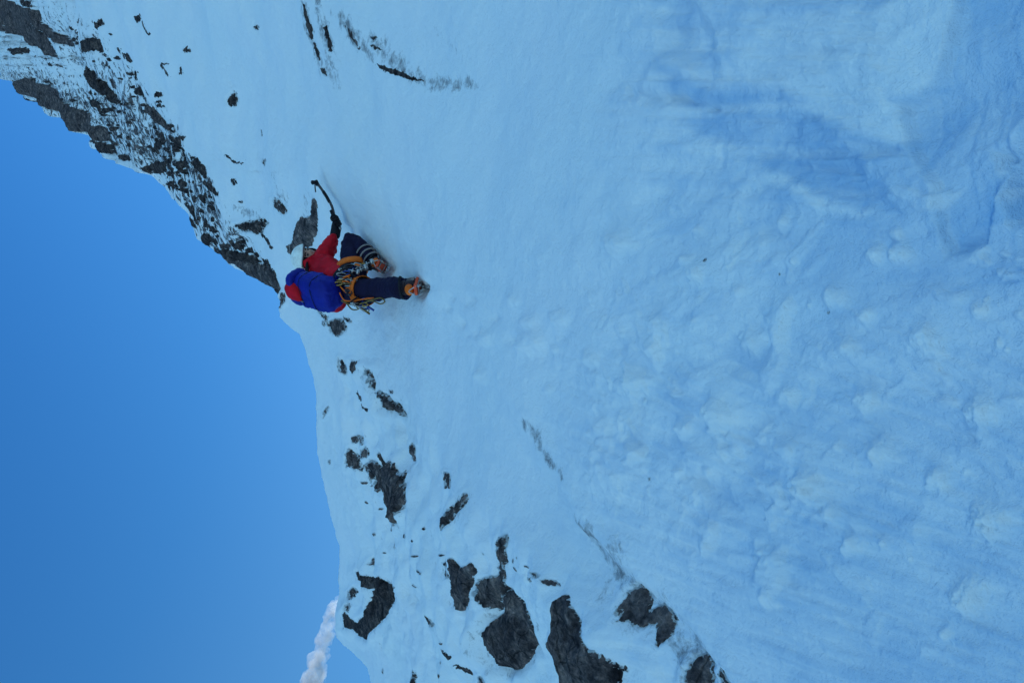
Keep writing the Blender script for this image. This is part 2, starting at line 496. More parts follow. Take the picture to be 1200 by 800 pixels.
A = lambda *p: T(320, 340, 2.857, p)
B = lambda *p: T(340, 560, 2.222, p)
D6 = lambda *p: T(350, 640, 5.0, p)
E = lambda *p: T(540, 600, 4.0, p)
K = lambda *p: T(0, 0, 4.444, p)
L8 = lambda *p: T(100, 50, 4.705, p)
M5 = lambda *p: T(170, 170, 4.444, p)
S3 = lambda *p: T(250, 0, 2.857, p)
H1 = lambda *p: T(320, 200, 4.0, p)
RIBG = 'rocks showing through the snow of the left rib'
RIDG = 'bare rock faces along the far ridge'
STRK = 'rock seams in the steep snow wall'
ROCKS = [
    # the rib at the lower left
    ('rock', A((188, 112), (215, 93), (240, 95), (257, 120), (246, 142), (225, 150), (203, 138)), 'rounded grey brown rock poking from snow just below the blue backpack', RIBG, dict(mat=MAT_ROCK_PALE)),
    ('rock', A((150, 62), (185, 88), (192, 105), (165, 85)), 'small grey rock half hidden between the backpack and the snow', RIBG, dict(mat=MAT_ROCK_PALE)),
    ('rock', A((170, 100), (182, 105), (185, 118), (175, 113)), 'tiny dark stone beside the rounded rock below the backpack', RIBG, {}),
    ('rock', A((244, 88), (262, 95), (268, 108), (252, 102)), 'tiny dark stone right of the rounded rock below the backpack', RIBG, {}),
    ('rock', A((18, 52), (34, 8), (42, 10), (40, 40), (26, 58)), 'thin black rock sliver at the skyline beside the red pack edge', RIBG, {}),
    ('rock', A((235, 225), (248, 235), (260, 268), (255, 284), (240, 268)), 'narrow dark rock, first of the short line below the climber', RIBG, dict(feather=(2.2, 9, 2))),
    ('rock', A((265, 232), (295, 235), (300, 262), (282, 292), (268, 262)), 'frosted dark rock beside the narrow one below the climber', RIBG, dict(feather=(2.2, 9, 3))),
    ('rock', A((305, 262), (325, 268), (335, 296), (345, 335), (372, 362), (400, 392), (420, 432), (385, 416), (352, 390), (342, 345), (318, 292)), 'long tapering grey rock streak curving down from the short line of rocks', RIBG, dict(feather=(2.5, 9, 2.5))),
    ('rock_seam', A((283, 335), (292, 338), (308, 368), (338, 398), (335, 405), (302, 376)), 'thin dark crack line left of the long tapering rock', RIBG, dict(rise=1.2)),
    ('rock', A((370, 338), (380, 337), (383, 348), (374, 350)), 'tiny stone right of the long tapering rock', RIBG, {}),
    ('rock', A((172, 425), (180, 395), (187, 388), (184, 408)), 'small dark sliver high on the snow near the skyline', RIBG, {}),
    ('rock', A((186, 568), (192, 565), (192, 582), (187, 580)), 'tiny lone dark stone close to the snowy skyline', RIBG, {}),
    ('rock', A((278, 488), (290, 484), (294, 502), (284, 508)), 'small stone above the dark wedge rock', RIBG, {}),
    ('rock', A((296, 488), (303, 490), (303, 515), (296, 512)), 'small upright stone above the big jagged rock', RIBG, {}),
    ('rock', A((258, 592), (265, 555), (280, 524), (295, 558), (302, 605), (290, 592), (275, 580)), 'dark wedge shaped rock beside the big jagged rock', RIBG, dict(feather=(2.2, 9, 1.5))),
    ('rock', A((303, 530), (312, 522), (324, 545), (316, 560), (305, 558)), 'small dark rock between the wedge and the big jagged rock', RIBG, {}),
    ('rock', A((314, 590), (325, 572), (345, 590), (352, 545), (366, 585), (385, 570), (402, 578), (418, 605), (432, 615), (442, 650), (468, 690), (457, 735), (440, 783), (400, 752), (360, 702), (330, 662), (315, 612)), 'big jagged dark rock with fingers of snow reaching into its upper edge', RIBG, dict(mat=MAT_ROCK, feather=(2.6, 14, 4), rough=1.3, inset=-1.5, rise=8)),
    ('rock', A((420, 548), (440, 512), (462, 528), (450, 578), (430, 560)), 'small frosted rock right of the big jagged rock', RIBG, dict(feather=(2.4, 9, 2))),
    ('rock', A((588, 608), (604, 612), (618, 635), (615, 655), (600, 658)), 'small brown rock above the tilted oblong rock', RIBG, {}),
    ('rock', A((612, 775), (640, 735), (655, 700), (672, 672), (683, 690), (680, 722), (655, 770), (635, 797), (614, 792)), 'tilted oblong brown rock on the smooth snow edge', RIBG, dict(feather=(3, 9, 2))),
    ('rock', D6((345, 150), (370, 140), (400, 165), (455, 190), (495, 168), (512, 198), (540, 240), (551, 300), (541, 350), (502, 410), (462, 490), (420, 535), (380, 545), (345, 515), (310, 480), (283, 462), (279, 390), (290, 375), (300, 420), (345, 450), (355, 430), (390, 405), (420, 380), (442, 320), (448, 245), (400, 215), (355, 192)), 'dark crescent shaped rock curling around a cap of snow', RIBG, dict(mat=MAT_ROCK_DARK, rise=4.5, rough=0, edge_w=.8)),
    ('rock', D6((293, 262), (325, 236), (342, 260), (320, 300), (295, 312)), 'small dark rock inside the open side of the crescent rock', RIBG, dict(mat=MAT_ROCK_DARK)),
    ('rock', D6((300, 325), (316, 350), (303, 377), (292, 360)), 'tiny dark stone at the tip of the crescent rock', RIBG, dict(mat=MAT_ROCK_DARK)),
    ('rock', D6((410, 80), (425, 65), (441, 95), (430, 122), (414, 106)), 'small dark stone just above the crescent rock', RIBG, {}),
    ('rock', D6((668, 85), (680, 80), (695, 118), (688, 130), (672, 112)), 'dark stone on the snow right of the crescent rock', RIBG, {}),
    ('rock', D6((592, 185), (600, 183), (632, 218), (628, 224)), 'thin dark scratch of rock beside the crescent rock', RIBG, dict(rise=1)),
    ('rock', D6((502, 722), (515, 708), (520, 730), (510, 740)), 'tiny dark stone low on the snow below the crescent rock', RIBG, {}),
    ('rock', D6((640, 820), (680, 755), (735, 712), (748, 740), (735, 800), (710, 840)), 'dark pointed rock cut by the frame edge below the crescent rock', RIBG, dict(mat=MAT_ROCK_DARK)),
    ('rock', E((26, 330), (40, 230), (52, 195), (66, 195), (80, 242), (110, 240), (130, 222), (137, 260), (116, 310), (112, 390), (66, 442), (35, 402)), 'brown grey rock with a forked snowy top, left of the egg shaped boulder', RIBG, dict(feather=(3, 10, 2), rise=9, inset=-1.5, rough=.2, edge_w=1.2)),
    ('rock', E((-6, 190), (15, 188), (21, 285), (0, 284)), 'narrow grey rock left of the forked rock', RIBG, dict(rise=3)),
    ('rock', E((200, 290), (214, 185), (238, 110), (262, 98), (274, 122), (254, 200), (238, 240), (230, 300), (217, 345), (186, 452), (160, 422), (132, 382), (130, 322), (160, 302)), 'long upright broken rock rib above the egg shaped boulder', RIBG, dict(rise=8, feather=(3, 9, 1), inset=-1.5)),
    ('boulder', E((203, 352), (245, 343), (282, 356), (302, 400), (322, 470), (337, 540), (331, 620), (311, 700), (282, 752), (215, 768), (170, 722), (140, 642), (128, 560), (146, 500), (182, 458)), 'large egg shaped dark boulder standing out of the snow', RIBG, dict(rise=21, soft=16, rough=-.25, inset=5, edge_w=0.8)),
    ('rock', E((370, 296), (392, 283), (430, 284), (434, 303), (392, 305)), 'small black rock in the little group above the big slab', RIBG, {}),
    ('rock', E((420, 263), (445, 263), (465, 283), (440, 280)), 'thin black stone, uppermost of the little group above the big slab', RIBG, {}),
    ('rock', E((474, 296), (500, 308), (515, 333), (492, 322)), 'narrow black stone, nearest of the little group to the big slab', RIBG, {}),
    ('rock_slab', E((546, 402), (565, 386), (642, 508), (702, 608), (742, 678), (792, 728), (798, 880), (470, 900), (490, 800), (518, 680), (548, 560)), 'big triangular dark rock slab under a sharp snow edge', RIBG, dict(rise=20, soft=18, rough=-.2, mat=MAT_ROCK, edge_w=0.7, inset=-4)),
    ('rock', E((714, 604), (745, 618), (772, 658), (824, 728), (784, 708), (738, 672)), 'thin pale flake of rock on the snow edge above the big slab', RIBG, dict(mat=MAT_ROCK_PALE)),
    ('rock', B((865, 330), (873, 292), (905, 275), (922, 310), (925, 345), (955, 328), (980, 350), (986, 412), (960, 437), (940, 382), (915, 387), (883, 366)), 'pale grey brown rock dusted with snow at the edge of the gully', RIBG, dict(mat=MAT_ROCK_PALE, feather=(3, 9, 2.5))),
    ('rock', B((1030, 500), (1045, 470), (1068, 455), (1088, 480), (1092, 520), (1080, 580), (1035, 600)), 'pale frosted rock cut by the frame edge', RIBG, dict(mat=MAT_ROCK_PALE, feather=(3, 9, 3))),
    ('rock', B((1110, 502), (1124, 494), (1142, 533), (1140, 570), (1118, 560)), 'small pale rock right beside the frosted one at the frame edge', RIBG, dict(mat=MAT_ROCK_PALE)),
    ('rock', B((980, 358), (990, 356), (992, 374), (984, 374)), 'tiny stone right of the pale snow dusted rock', RIBG, {}),
    ('rock', B((385, 310), (400, 318), (418, 345), (432, 366), (415, 372), (395, 348)), 'dark slanting rock between the crescent rock and the forked rock', RIBG, {}),
    ('rock', B((318, 212), (325, 212), (331, 234), (325, 236)), 'short dark stone between the crescent and the big jagged rock', RIBG, {}),
    ('rock_seam', B((442, 430), (452, 432), (468, 452), (462, 460)), 'short black seam left of the egg shaped boulder', RIBG, dict(rise=2)),
    ('rock_seam', B((466, 474), (474, 476), (488, 492), (492, 512), (484, 508)), 'curved black seam left of the egg shaped boulder near the frame edge', RIBG, dict(rise=2)),
    ('rock', B((505, 512), (520, 508), (538, 535), (535, 560), (515, 545)), 'grey rock at the frame edge left of the egg shaped boulder', RIBG, {}),
    ('rock', E((445, 755), (460, 745), (468, 790), (450, 795)), 'small dark rock left of the big slab near the frame edge', RIBG, {}),
    ('rock', B((345, 268), (352, 268), (356, 278), (350, 280)), 'tiny stone on smooth snow right of the crescent rock', RIBG, {}),
    # grey slab and rock by the climber
    ('rock_slab', H1((58, 385), (98, 300), (128, 226), (160, 228), (186, 200), (203, 128), (216, 150), (207, 205), (196, 272), (184, 302), (178, 352), (140, 352), (110, 360), (102, 400), (118, 455)), 'grey rock slab just behind the white helmet', None, dict(mat=MAT_ROCK_PALE, rise=5, inset=-1, edge_w=1.2)),
    ('rock', H1((0, 512), (14, 530), (28, 570), (4, 566)), 'small rock at the foot of the ridge left of the backpack', RIDG, {}),
    ('rock', H1((48, 358), (56, 356), (62, 385), (55, 388)), 'tiny dark stone left of the grey slab', RIDG, {}),
    # snow wall
    ('rock', M5((484, 418), (520, 400), (578, 394), (602, 388), (627, 410), (607, 432), (592, 466), (550, 452), (494, 447)), 'dark overhanging rock with a snow cap on the snow wall left of the climber', STRK, dict(mat=MAT_ROCK_DARK, rise=7)),
    ('rock_seam', M5((592, 466), (600, 462), (640, 510), (658, 540), (650, 540)), 'thin crack trailing from the overhanging rock towards the climber', STRK, dict(rise=1.5)),
    ('rock', M5((640, 302), (648, 276), (660, 300), (680, 268), (690, 296), (706, 276), (716, 306), (730, 298), (742, 350), (714, 372), (690, 350), (650, 330)), 'rock patch combed into dark vertical streaks above the climber', STRK, dict(feather=(1.6, 9, 5), mat=MAT_ROCK)),
    ('rock', L8((765, 310), (785, 268), (802, 310), (796, 352), (774, 348)), 'lone dark leaf shaped rock high on the smooth snow wall', STRK, {}),
    ('rock', S3((117, 90), (124, 86), (134, 92), (132, 103), (120, 100)), 'small round stone highest on the smooth snow wall', STRK, {}),
    ('rock', S3((133, 435), (139, 437), (145, 458), (137, 452)), 'small dark stone below the leaf shaped rock', STRK, {}),
    ('rock', S3((150, 545), (158, 530), (165, 532), (156, 556)), 'small slanted stone above the streaked rock patch', STRK, {}),
    ('rock_seam', S3((333, 15), (339, 18), (346, 48), (356, 104), (360, 132), (350, 130), (342, 90)), 'upper dark seam of the long line at the top frame edge', STRK, dict(rise=2.5)),
    ('rock_seam', S3((357, 140), (362, 140), (378, 200), (372, 205)), 'faint dark middle seam of the long line', STRK, dict(rise=1.5)),
    ('rock', S3((382, 230), (392, 226), (404, 242), (402, 256), (390, 250)), 'dark stone at the lower end of the long seam', STRK, {}),
    ('rock_seam', S3((395, 88), (402, 88), (410, 112), (424, 165), (416, 172), (402, 130)), 'second dark seam right of the long line', STRK, dict(rise=2.5)),
    ('rock_seam', S3((456, 78), (470, 88), (492, 120), (516, 172), (500, 166), (476, 128)), 'greyish broad seam half buried in the snow wall', STRK, dict(rise=1.5, mat=MAT_ROCK_PALE, feather=(3, 6, 3))),
    ('rock', S3((533, 124), (545, 120), (556, 128), (548, 140)), 'upper of two small stones on the snow wall beside the broad seam', STRK, {}),
    ('rock', S3((540, 150), (552, 150), (572, 168), (556, 168)), 'lower of two small stones on the snow wall beside the broad seam', STRK, {}),
    ('rock_seam', S3((560, 216), (590, 224), (612, 230), (662, 252), (706, 273), (660, 265), (605, 243), (580, 232)), 'long thin horizontal rock seam in the open snow wall', STRK, dict(rise=2)),
    ('rock', S3((352, 610), (356, 606), (360, 612), (355, 614)), None, STRK, {}),
    ('stone', [(826, 303), (829, 303), (830.5, 305), (828, 307), (826, 306)], 'tiny black pebble on the open snow, leftmost of the specks right of the climber', None, dict(rise=1, inset=.2)),
    ('stone', [(913, 320), (915, 319.5), (915.5, 322), (913.5, 323)], 'tiny black pebble on the open snow, second from the left of the specks', None, dict(rise=1, inset=.2)),
    ('stone', [(974, 365), (977, 365), (977, 368), (974.5, 368)], 'tiny black pebble on the open snow, farthest right of the specks', None, dict(rise=1, inset=.2)),
    ('stone', [(756, 560), (758, 560), (759, 563), (757, 564)], 'tiny black pebble alone on the smooth snow above the pale dusted rock', None, dict(rise=1, inset=.2)),
    # far ridge
    ('cliff', K((-150, -130), (0, -40), (50, 8), (130, 45), (190, 60), (240, 110), (272, 160), (322, 198), (357, 238), (330, 232), (270, 182), (215, 150), (172, 95), (180, 132), (240, 200), (272, 240), (302, 302), (240, 272), (160, 217), (110, 172), (50, 162), (0, 117), (-150, 60)), 'large dark brown cliff face at the top of the ridge', RIDG, dict(rise=3.5, mat=MAT_ROCK, rough=.4, floor=.6, inset=-1.2)),
    ('cliff', K((118, 440), (160, 408), (240, 448), (312, 508), (382, 568), (452, 628), (542, 678), (614, 758), (560, 742), (460, 702), (390, 672), (340, 622), (288, 572), (212, 522), (150, 482)), 'long dark brown cliff band running along the skyline', RIDG, dict(rise=3.5, mat=MAT_ROCK, rough=.3, floor=.6, inset=-0.2)),
    ('cliff', K((448, 735), (520, 738), (592, 783), (604, 802), (540, 792)), 'narrow dark cliff strip at the skyline below the long band', RIDG, dict(rise=2)),
    ('rock', K((128, 0), (165, 5), (180, 42), (145, 32)), 'dark rock beside the top cliff at the frame edge', RIDG, {}),
    ('rock', K((98, 255), (130, 248), (147, 270), (125, 285)), 'small black rock under the top cliff', RIDG, {}),
    ('rock_seam', K((160, 286), (200, 298), (250, 312), (300, 342), (342, 372), (300, 352), (240, 322)), 'thin dark ledge line below the top cliff', RIDG, dict(rise=2)),
    ('rock_seam', K((60, 398), (75, 430), (110, 470), (170, 520), (230, 560), (240, 572), (160, 530), (100, 480), (62, 430)), 'thin dark ledge running along the snowy skyline', RIDG, dict(rise=2)),
    ('rock', K((438, 218), (470, 203), (512, 225), (522, 270), (480, 256), (455, 266)), 'squarish dark rock between the cliff and the snow wall', RIDG, {}),
    ('rock', K((500, 118), (530, 130), (546, 103), (560, 125), (547, 152), (503, 148)), 'dark notched rock above the squarish one', RIDG, {}),
    ('rock', K((463, 350), (500, 383), (552, 438), (592, 488), (634, 532), (590, 532), (558, 492), (488, 442)), 'long tapering dark rock slicing down the middle of the ridge', RIDG, {}),
    ('rock', K((645, 280), (665, 283), (685, 325), (660, 317)), 'dark oval rock on the edge of the snow wall', RIDG, {}),
    ('rock', K((688, 385), (720, 376), (748, 374), (742, 402), (700, 417)), 'dark rock just below the oval one', RIDG, {}),
    ('rock', K((658, 382), (680, 378), (682, 392), (662, 394)), 'small stone left of the rock below the oval one', RIDG, {}),
    ('rock', K((688, 465), (715, 453), (730, 470), (748, 466), (744, 512), (710, 492)), 'dark arrow shaped rock on the edge of the snow wall', RIDG, {}),
    ('rock', K((488, 520), (540, 528), (563, 582), (530, 557), (493, 552)), 'dark hooked rock beneath the long tapering one', RIDG, {}),
    ('rock', K((580, 412), (605, 413), (610, 462), (590, 452)), 'greyish upright rock right of the long tapering one', RIDG, dict(mat=MAT_ROCK_PALE)),
    ('rock', K((620, 250), (632, 256), (640, 285), (628, 275)), 'slim stone beside the oval rock', RIDG, {}),
    ('rock', K((715, 85), (738, 78), (742, 100), (722, 122)), 'dark stone at the start of a crack in the snow wall', RIDG, {}),
    ('rock_seam', K((748, 108), (762, 122), (775, 150), (800, 178), (795, 186), (765, 158)), 'short winding dark crack in the snow wall', RIDG, dict(rise=1.5)),
    ('rock', L8((320, 367), (350, 343), (400, 373), (432, 420), (492, 492), (450, 468), (390, 428), (362, 382), (335, 387)), 'curved grey rock rib edged with snow in the middle of the ridge', RIDG, dict(mat=MAT_ROCK)),
    ('rock', L8((483, 542), (520, 519), (568, 518), (552, 552), (500, 552)), 'dark rock in the lower middle of the ridge by the snow wall', RIDG, {}),
    ('rock', L8((412, 280), (420, 270), (426, 284), (436, 292), (424, 299), (414, 292)), 'tiny stone uppermost of three at the snow wall edge', RIDG, {}),
    ('rock', L8((418, 322), (430, 316), (440, 324), (432, 331)), 'tiny stone middle of three at the snow wall edge', RIDG, {}),
    ('rock', L8((422, 344), (436, 334), (444, 342), (452, 352), (438, 351), (428, 356)), 'tiny stone lowest of three at the snow wall edge', RIDG, {}),
    ('rock', L8((525, 42), (535, 18), (550, 48), (540, 58)), 'small jagged stone high on the snow wall near the ridge', RIDG, {}),
    ('rock_seam', L8((432, 125), (440, 115), (480, 112), (478, 118), (448, 126), (470, 155), (482, 188), (474, 186), (452, 145)), 'small hooked crack high on the snow wall', RIDG, dict(rise=1.5)),
    ('rock', L8((513, 140), (522, 138), (526, 175), (516, 178)), 'small upright stone beside the hooked crack', RIDG, {}),
    ('rock', L8((617, 655), (635, 655), (652, 702), (630, 692)), 'narrow dark rock, upper left of a pair by the snow wall', RIDG, {}),
    ('rock', L8((655, 658), (682, 680), (698, 738), (668, 705)), 'narrow dark rock, lower right of a pair by the snow wall', RIDG, {}),
    ('rock', L8((320, 690), (350, 680), (368, 722), (338, 724)), 'black rock close to the skyline in the lower ridge', RIDG, {}),
    ('rock', L8((362, 665), (418, 680), (406, 706), (374, 692)), 'black oblong rock beside the one close to the skyline', RIDG, {}),
    ('rock', L8((183, 625), (215, 624), (250, 644), (200, 648)), 'flat black rock at the skyline below the cliff band', RIDG, {}),
    ('rock', M5((0, 118), (30, 93), (82, 103), (76, 137), (40, 152), (8, 142)), 'broad black rock near the skyline in the lower ridge', RIDG, {}),
    ('rock', M5((68, 210), (90, 203), (124, 263), (95, 243)), 'black wedge on the skyline in the lower ridge', RIDG, {}),
    ('rock', M5((238, 325), (258, 317), (282, 368), (308, 402), (275, 388), (250, 352)), 'long black leaning rock in the lower ridge', RIDG, {}),
    ('rock', M5((218, 375), (245, 388), (278, 432), (250, 422), (228, 402)), 'black rock at the skyline left of the leaning one', RIDG, {}),
    ('rock', M5((330, 470), (350, 458), (367, 490), (350, 522), (334, 500)), 'black rock at the corner where the ridge skyline steps', RIDG, {}),
    ('rock', M5((368, 492), (385, 481), (400, 500), (386, 520)), 'round black rock beside the one at the skyline corner', RIDG, {}),
    ('rock', M5((413, 513), (457, 510), (452, 530), (420, 530)), 'first dark block in the row above the end buttress', RIDG, {}),
    ('rock', M5((463, 514), (485, 510), (512, 530), (502, 552), (474, 536)), 'second, squarer dark block in the row above the end buttress', RIDG, {}),
    ('rock', M5((514, 545), (530, 538), (545, 567), (520, 562)), 'third, smallest dark block in the row above the end buttress', RIDG, {}),
    ('rock', M5((418, 550), (440, 538), (492, 563), (542, 588), (568, 612), (530, 622), (470, 586), (430, 572)), 'long dark rock lying along the top of the end buttress', RIDG, {}),
    ('cliff', M5((378, 535), (425, 578), (445, 590), (470, 588), (532, 622), (602, 640), (662, 648), (682, 700), (694, 752), (622, 745), (572, 730), (540, 708), (510, 692), (492, 655), (472, 618), (435, 600), (405, 570), (372, 552)), 'grey brown buttress that ends the ridge beside the climber', RIDG, dict(mat=MAT_ROCK, rise=5)),
    ('rock', M5((598, 600), (612, 600), (650, 632), (640, 636), (605, 622)), 'dark rock on the rim of the end buttress', RIDG, {}),
    ('rock', M5((338, 188), (365, 193), (408, 252), (380, 237)), 'narrow dark rock on the lower ridge beside the snow wall', RIDG, {}),
    ('rock', M5((272, 85), (290, 85), (302, 120), (285, 112)), 'narrow dark rock above the pair near the snow wall', RIDG, {}),
    ('rock', M5((452, 180), (462, 175), (468, 205), (458, 208)), 'small dark stone on the snow wall beside the lower ridge', RIDG, {}),
    ('rock_seam', M5((418, 52), (428, 48), (450, 80), (490, 95), (500, 62), (494, 104), (450, 92)), 'V shaped thin crack on the snow wall', RIDG, dict(rise=1.5)),
    ('rock', M5((480, 295), (490, 290), (492, 302), (483, 305)), 'tiny stone above the overhanging rock', STRK, {}),
    ('rock', M5((595, 80), (607, 68), (610, 82), (596, 105)), 'small slanting stone on the snow wall right of the lower ridge', STRK, {}),
]
# rocks sit in hollows with snow banked round them
for nm_, poly_, lab_, grp_, kw_ in ROCKS:
    pa_ = np.array(poly_, float)
    sz_ = max(np.ptp(pa_[:, 0]), np.ptp(pa_[:, 1]))
    if grp_ == RIDG or sz_ < 9 or lab_ is None or nm_ == 'rock_seam' or 'flake' in lab_ or 'helmet' in lab_:
        continue
    w_ = min(6.0, 1.5 + sz_ * 0.07)
    sel = (GX > pa_[:, 0].min() - 5 * w_) & (GX < pa_[:, 0].max() + 5 * w_) & (GY > pa_[:, 1].min() - 5 * w_) & (GY < pa_[:, 1].max() + 5 * w_)
    gx, gy = GX[sel], GY[sel]
    sd_p = sdist(poly_, gx + 1.5 * fbm(P0[sel] * 8, 3, 171), gy + 1.5 * fbm(P0[sel] * 8, 3, 173))
    mpx = Z0[sel] / FPX
    upper = 0.6 + 0.6 * np.clip((pa_[:, 0].mean() - gx) / (sz_ * 0.5), -1, 1)
    D[sel] += mpx * w_ * (0.85 * upper * np.exp(-((sd_p + w_ * 0.8) / w_) ** 2) - 0.35 * sstep(-w_ * 0.2, w_ * 0.7, sd_p))
    thin[sel] = np.maximum(thin[sel], 0.50 * np.exp(-(np.clip(-sd_p, 0, None) / (w_ * 1.3)) ** 2))

PT = P0 + Nrm * D[..., None]
NT = grid_normals(PT)
if NT[NR // 2, 300] @ ray(600, 400) > 0:
    NT = -NT


def surf(X, Y):
    """point and smooth normal of the snow surface seen at photo point X, Y"""
    X = np.asarray(X, float)
    Y = np.asarray(Y, float)
    j = np.clip((Y - YS[0]) / 1.6, 0, len(YS) - 1.001)
    j0 = np.floor(j).astype(int)
    fj = j - j0
    out_p, out_n = 0, 0
    for jj, wj in ((j0, 1 - fj), (j0 + 1, fj)):
        t = np.clip((X - Xs[jj]) / (Xend - Xs[jj]), 0, 1)
        r = np.interp(t, tt, np.arange(NR))
        r = np.clip(r, 0, NR - 1.001)
        r0 = np.floor(r).astype(int)
        fr = r - r0
        for rr, wr in ((r0, 1 - fr), (r0 + 1, fr)):
            out_p = out_p + (wj * wr)[..., None] * PT[rr, jj]
            out_n = out_n + (wj * wr)[..., None] * Nrm[rr, jj]
    out_n = out_n / (np.linalg.norm(out_n, axis=-1, keepdims=True) + 1e-9)
    return out_p, out_n


def depth_at(X, Y):
    p, _ = surf(np.array([X]), np.array([Y]))
    return float(p[0] @ Fw)


def mesh_from(name, verts, faces, mats, smooth=True):
    me = bpy.data.meshes.new(name)
    verts = np.asarray(verts, np.float32)
    faces = np.asarray(faces, np.int32)
    me.vertices.add(len(verts))
    me.vertices.foreach_set('co', verts.ravel())
    k = faces.shape[1]
    me.loops.add(faces.size)
    me.loops.foreach_set('vertex_index', faces.ravel())
    me.polygons.add(len(faces))
    me.polygons.foreach_set('loop_start', np.arange(0, faces.size, k, dtype=np.int32))
    me.polygons.foreach_set('loop_total', np.full(len(faces), k, np.int32))
    me.update(calc_edges=True)
    me.validate()
    if smooth:
        me.polygons.foreach_set('use_smooth', np.ones(len(me.polygons), bool))
    for m in (mats if isinstance(mats, (list, tuple)) else [mats]):
        me.materials.append(m)
    return me


def grid_faces(nr, nc):
    i = np.arange(nr - 1)[:, None] * nc + np.arange(nc - 1)[None, :]
    return np.stack([i, i + nc, i + nc + 1, i + 1], -1).reshape(-1, 4)


def build_terrain():
    back = []
    S = PT[0]
    dirh = ray(Xs, YS)
    dirh = dirh / np.linalg.norm(dirh, axis=-1, keepdims=True)
    dep = np.linalg.norm(S, axis=-1)
    for s in [0.01, 0.03, 0.07, 0.13, 0.2, 0.3, 0.45, 0.7, 1.0]:
        L = (s * 0.9 * dep)[:, None]
        back.append(S + dirh * L - np.array([0, 0, 1.0]) * (L * np.minimum(0.35 + 2.2 * s, 2.0)))
    front = []
    e = PT[-1] - PT[-6]
    e = e / np.linalg.norm(e, axis=-1, keepdims=True)
    for L in (0.3, 0.9, 2.0, 4.0, 8.0, 16.0):
        front.append(PT[-1] + e * L)
    back = np.array(back[::-1])
    front = np.array(front)
    V = np.concatenate([back, PT, front], 0)
    nb = len(back)
    # carry the slope on sideways, well past what the lens takes in
    eR = V[:, 0] - V[:, 30]
    eR = eR / np.linalg.norm(eR, axis=-1, keepdims=True)
    eL = V[:, -1] - V[:, -31]
    eL = eL / np.linalg.norm(eL, axis=-1, keepdims=True)
    eR = eR * 0.5 + np.median(eR, axis=0) * 0.5
    eL = eL * 0.5 + np.median(eL, axis=0) * 0.5
    steps = (0.25, 0.7, 1.5, 3.0, 6.0, 12.0, 25.0)
    right = np.stack([V[:, 0] + eR * L for L in steps[::-1]], 1)
    left = np.stack([V[:, -1] + eL * L for L in steps], 1)
    V = np.concatenate([right, V, left], 1)
    ns = len(steps)

    def pad(a):
        a = np.concatenate([np.repeat(a[:1], nb, 0), a, np.repeat(a[-1:], len(front), 0)], 0)
        return np.concatenate([np.repeat(a[:, :1], ns, 1), a, np.repeat(a[:, -1:], ns, 1)], 1)
    me = mesh_from('snow_slope', V.reshape(-1, 3), grid_faces(V.shape[0], V.shape[1])[:, ::-1], MAT_SNOW)
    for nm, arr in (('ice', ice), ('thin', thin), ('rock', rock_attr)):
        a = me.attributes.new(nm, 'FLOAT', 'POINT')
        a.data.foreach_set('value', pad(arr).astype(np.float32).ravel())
    o = bpy.data.objects.new('snow_slope', me)
    C.objects.link(o)
    o['kind'] = 'structure'
    return o


terrain = build_terrain()
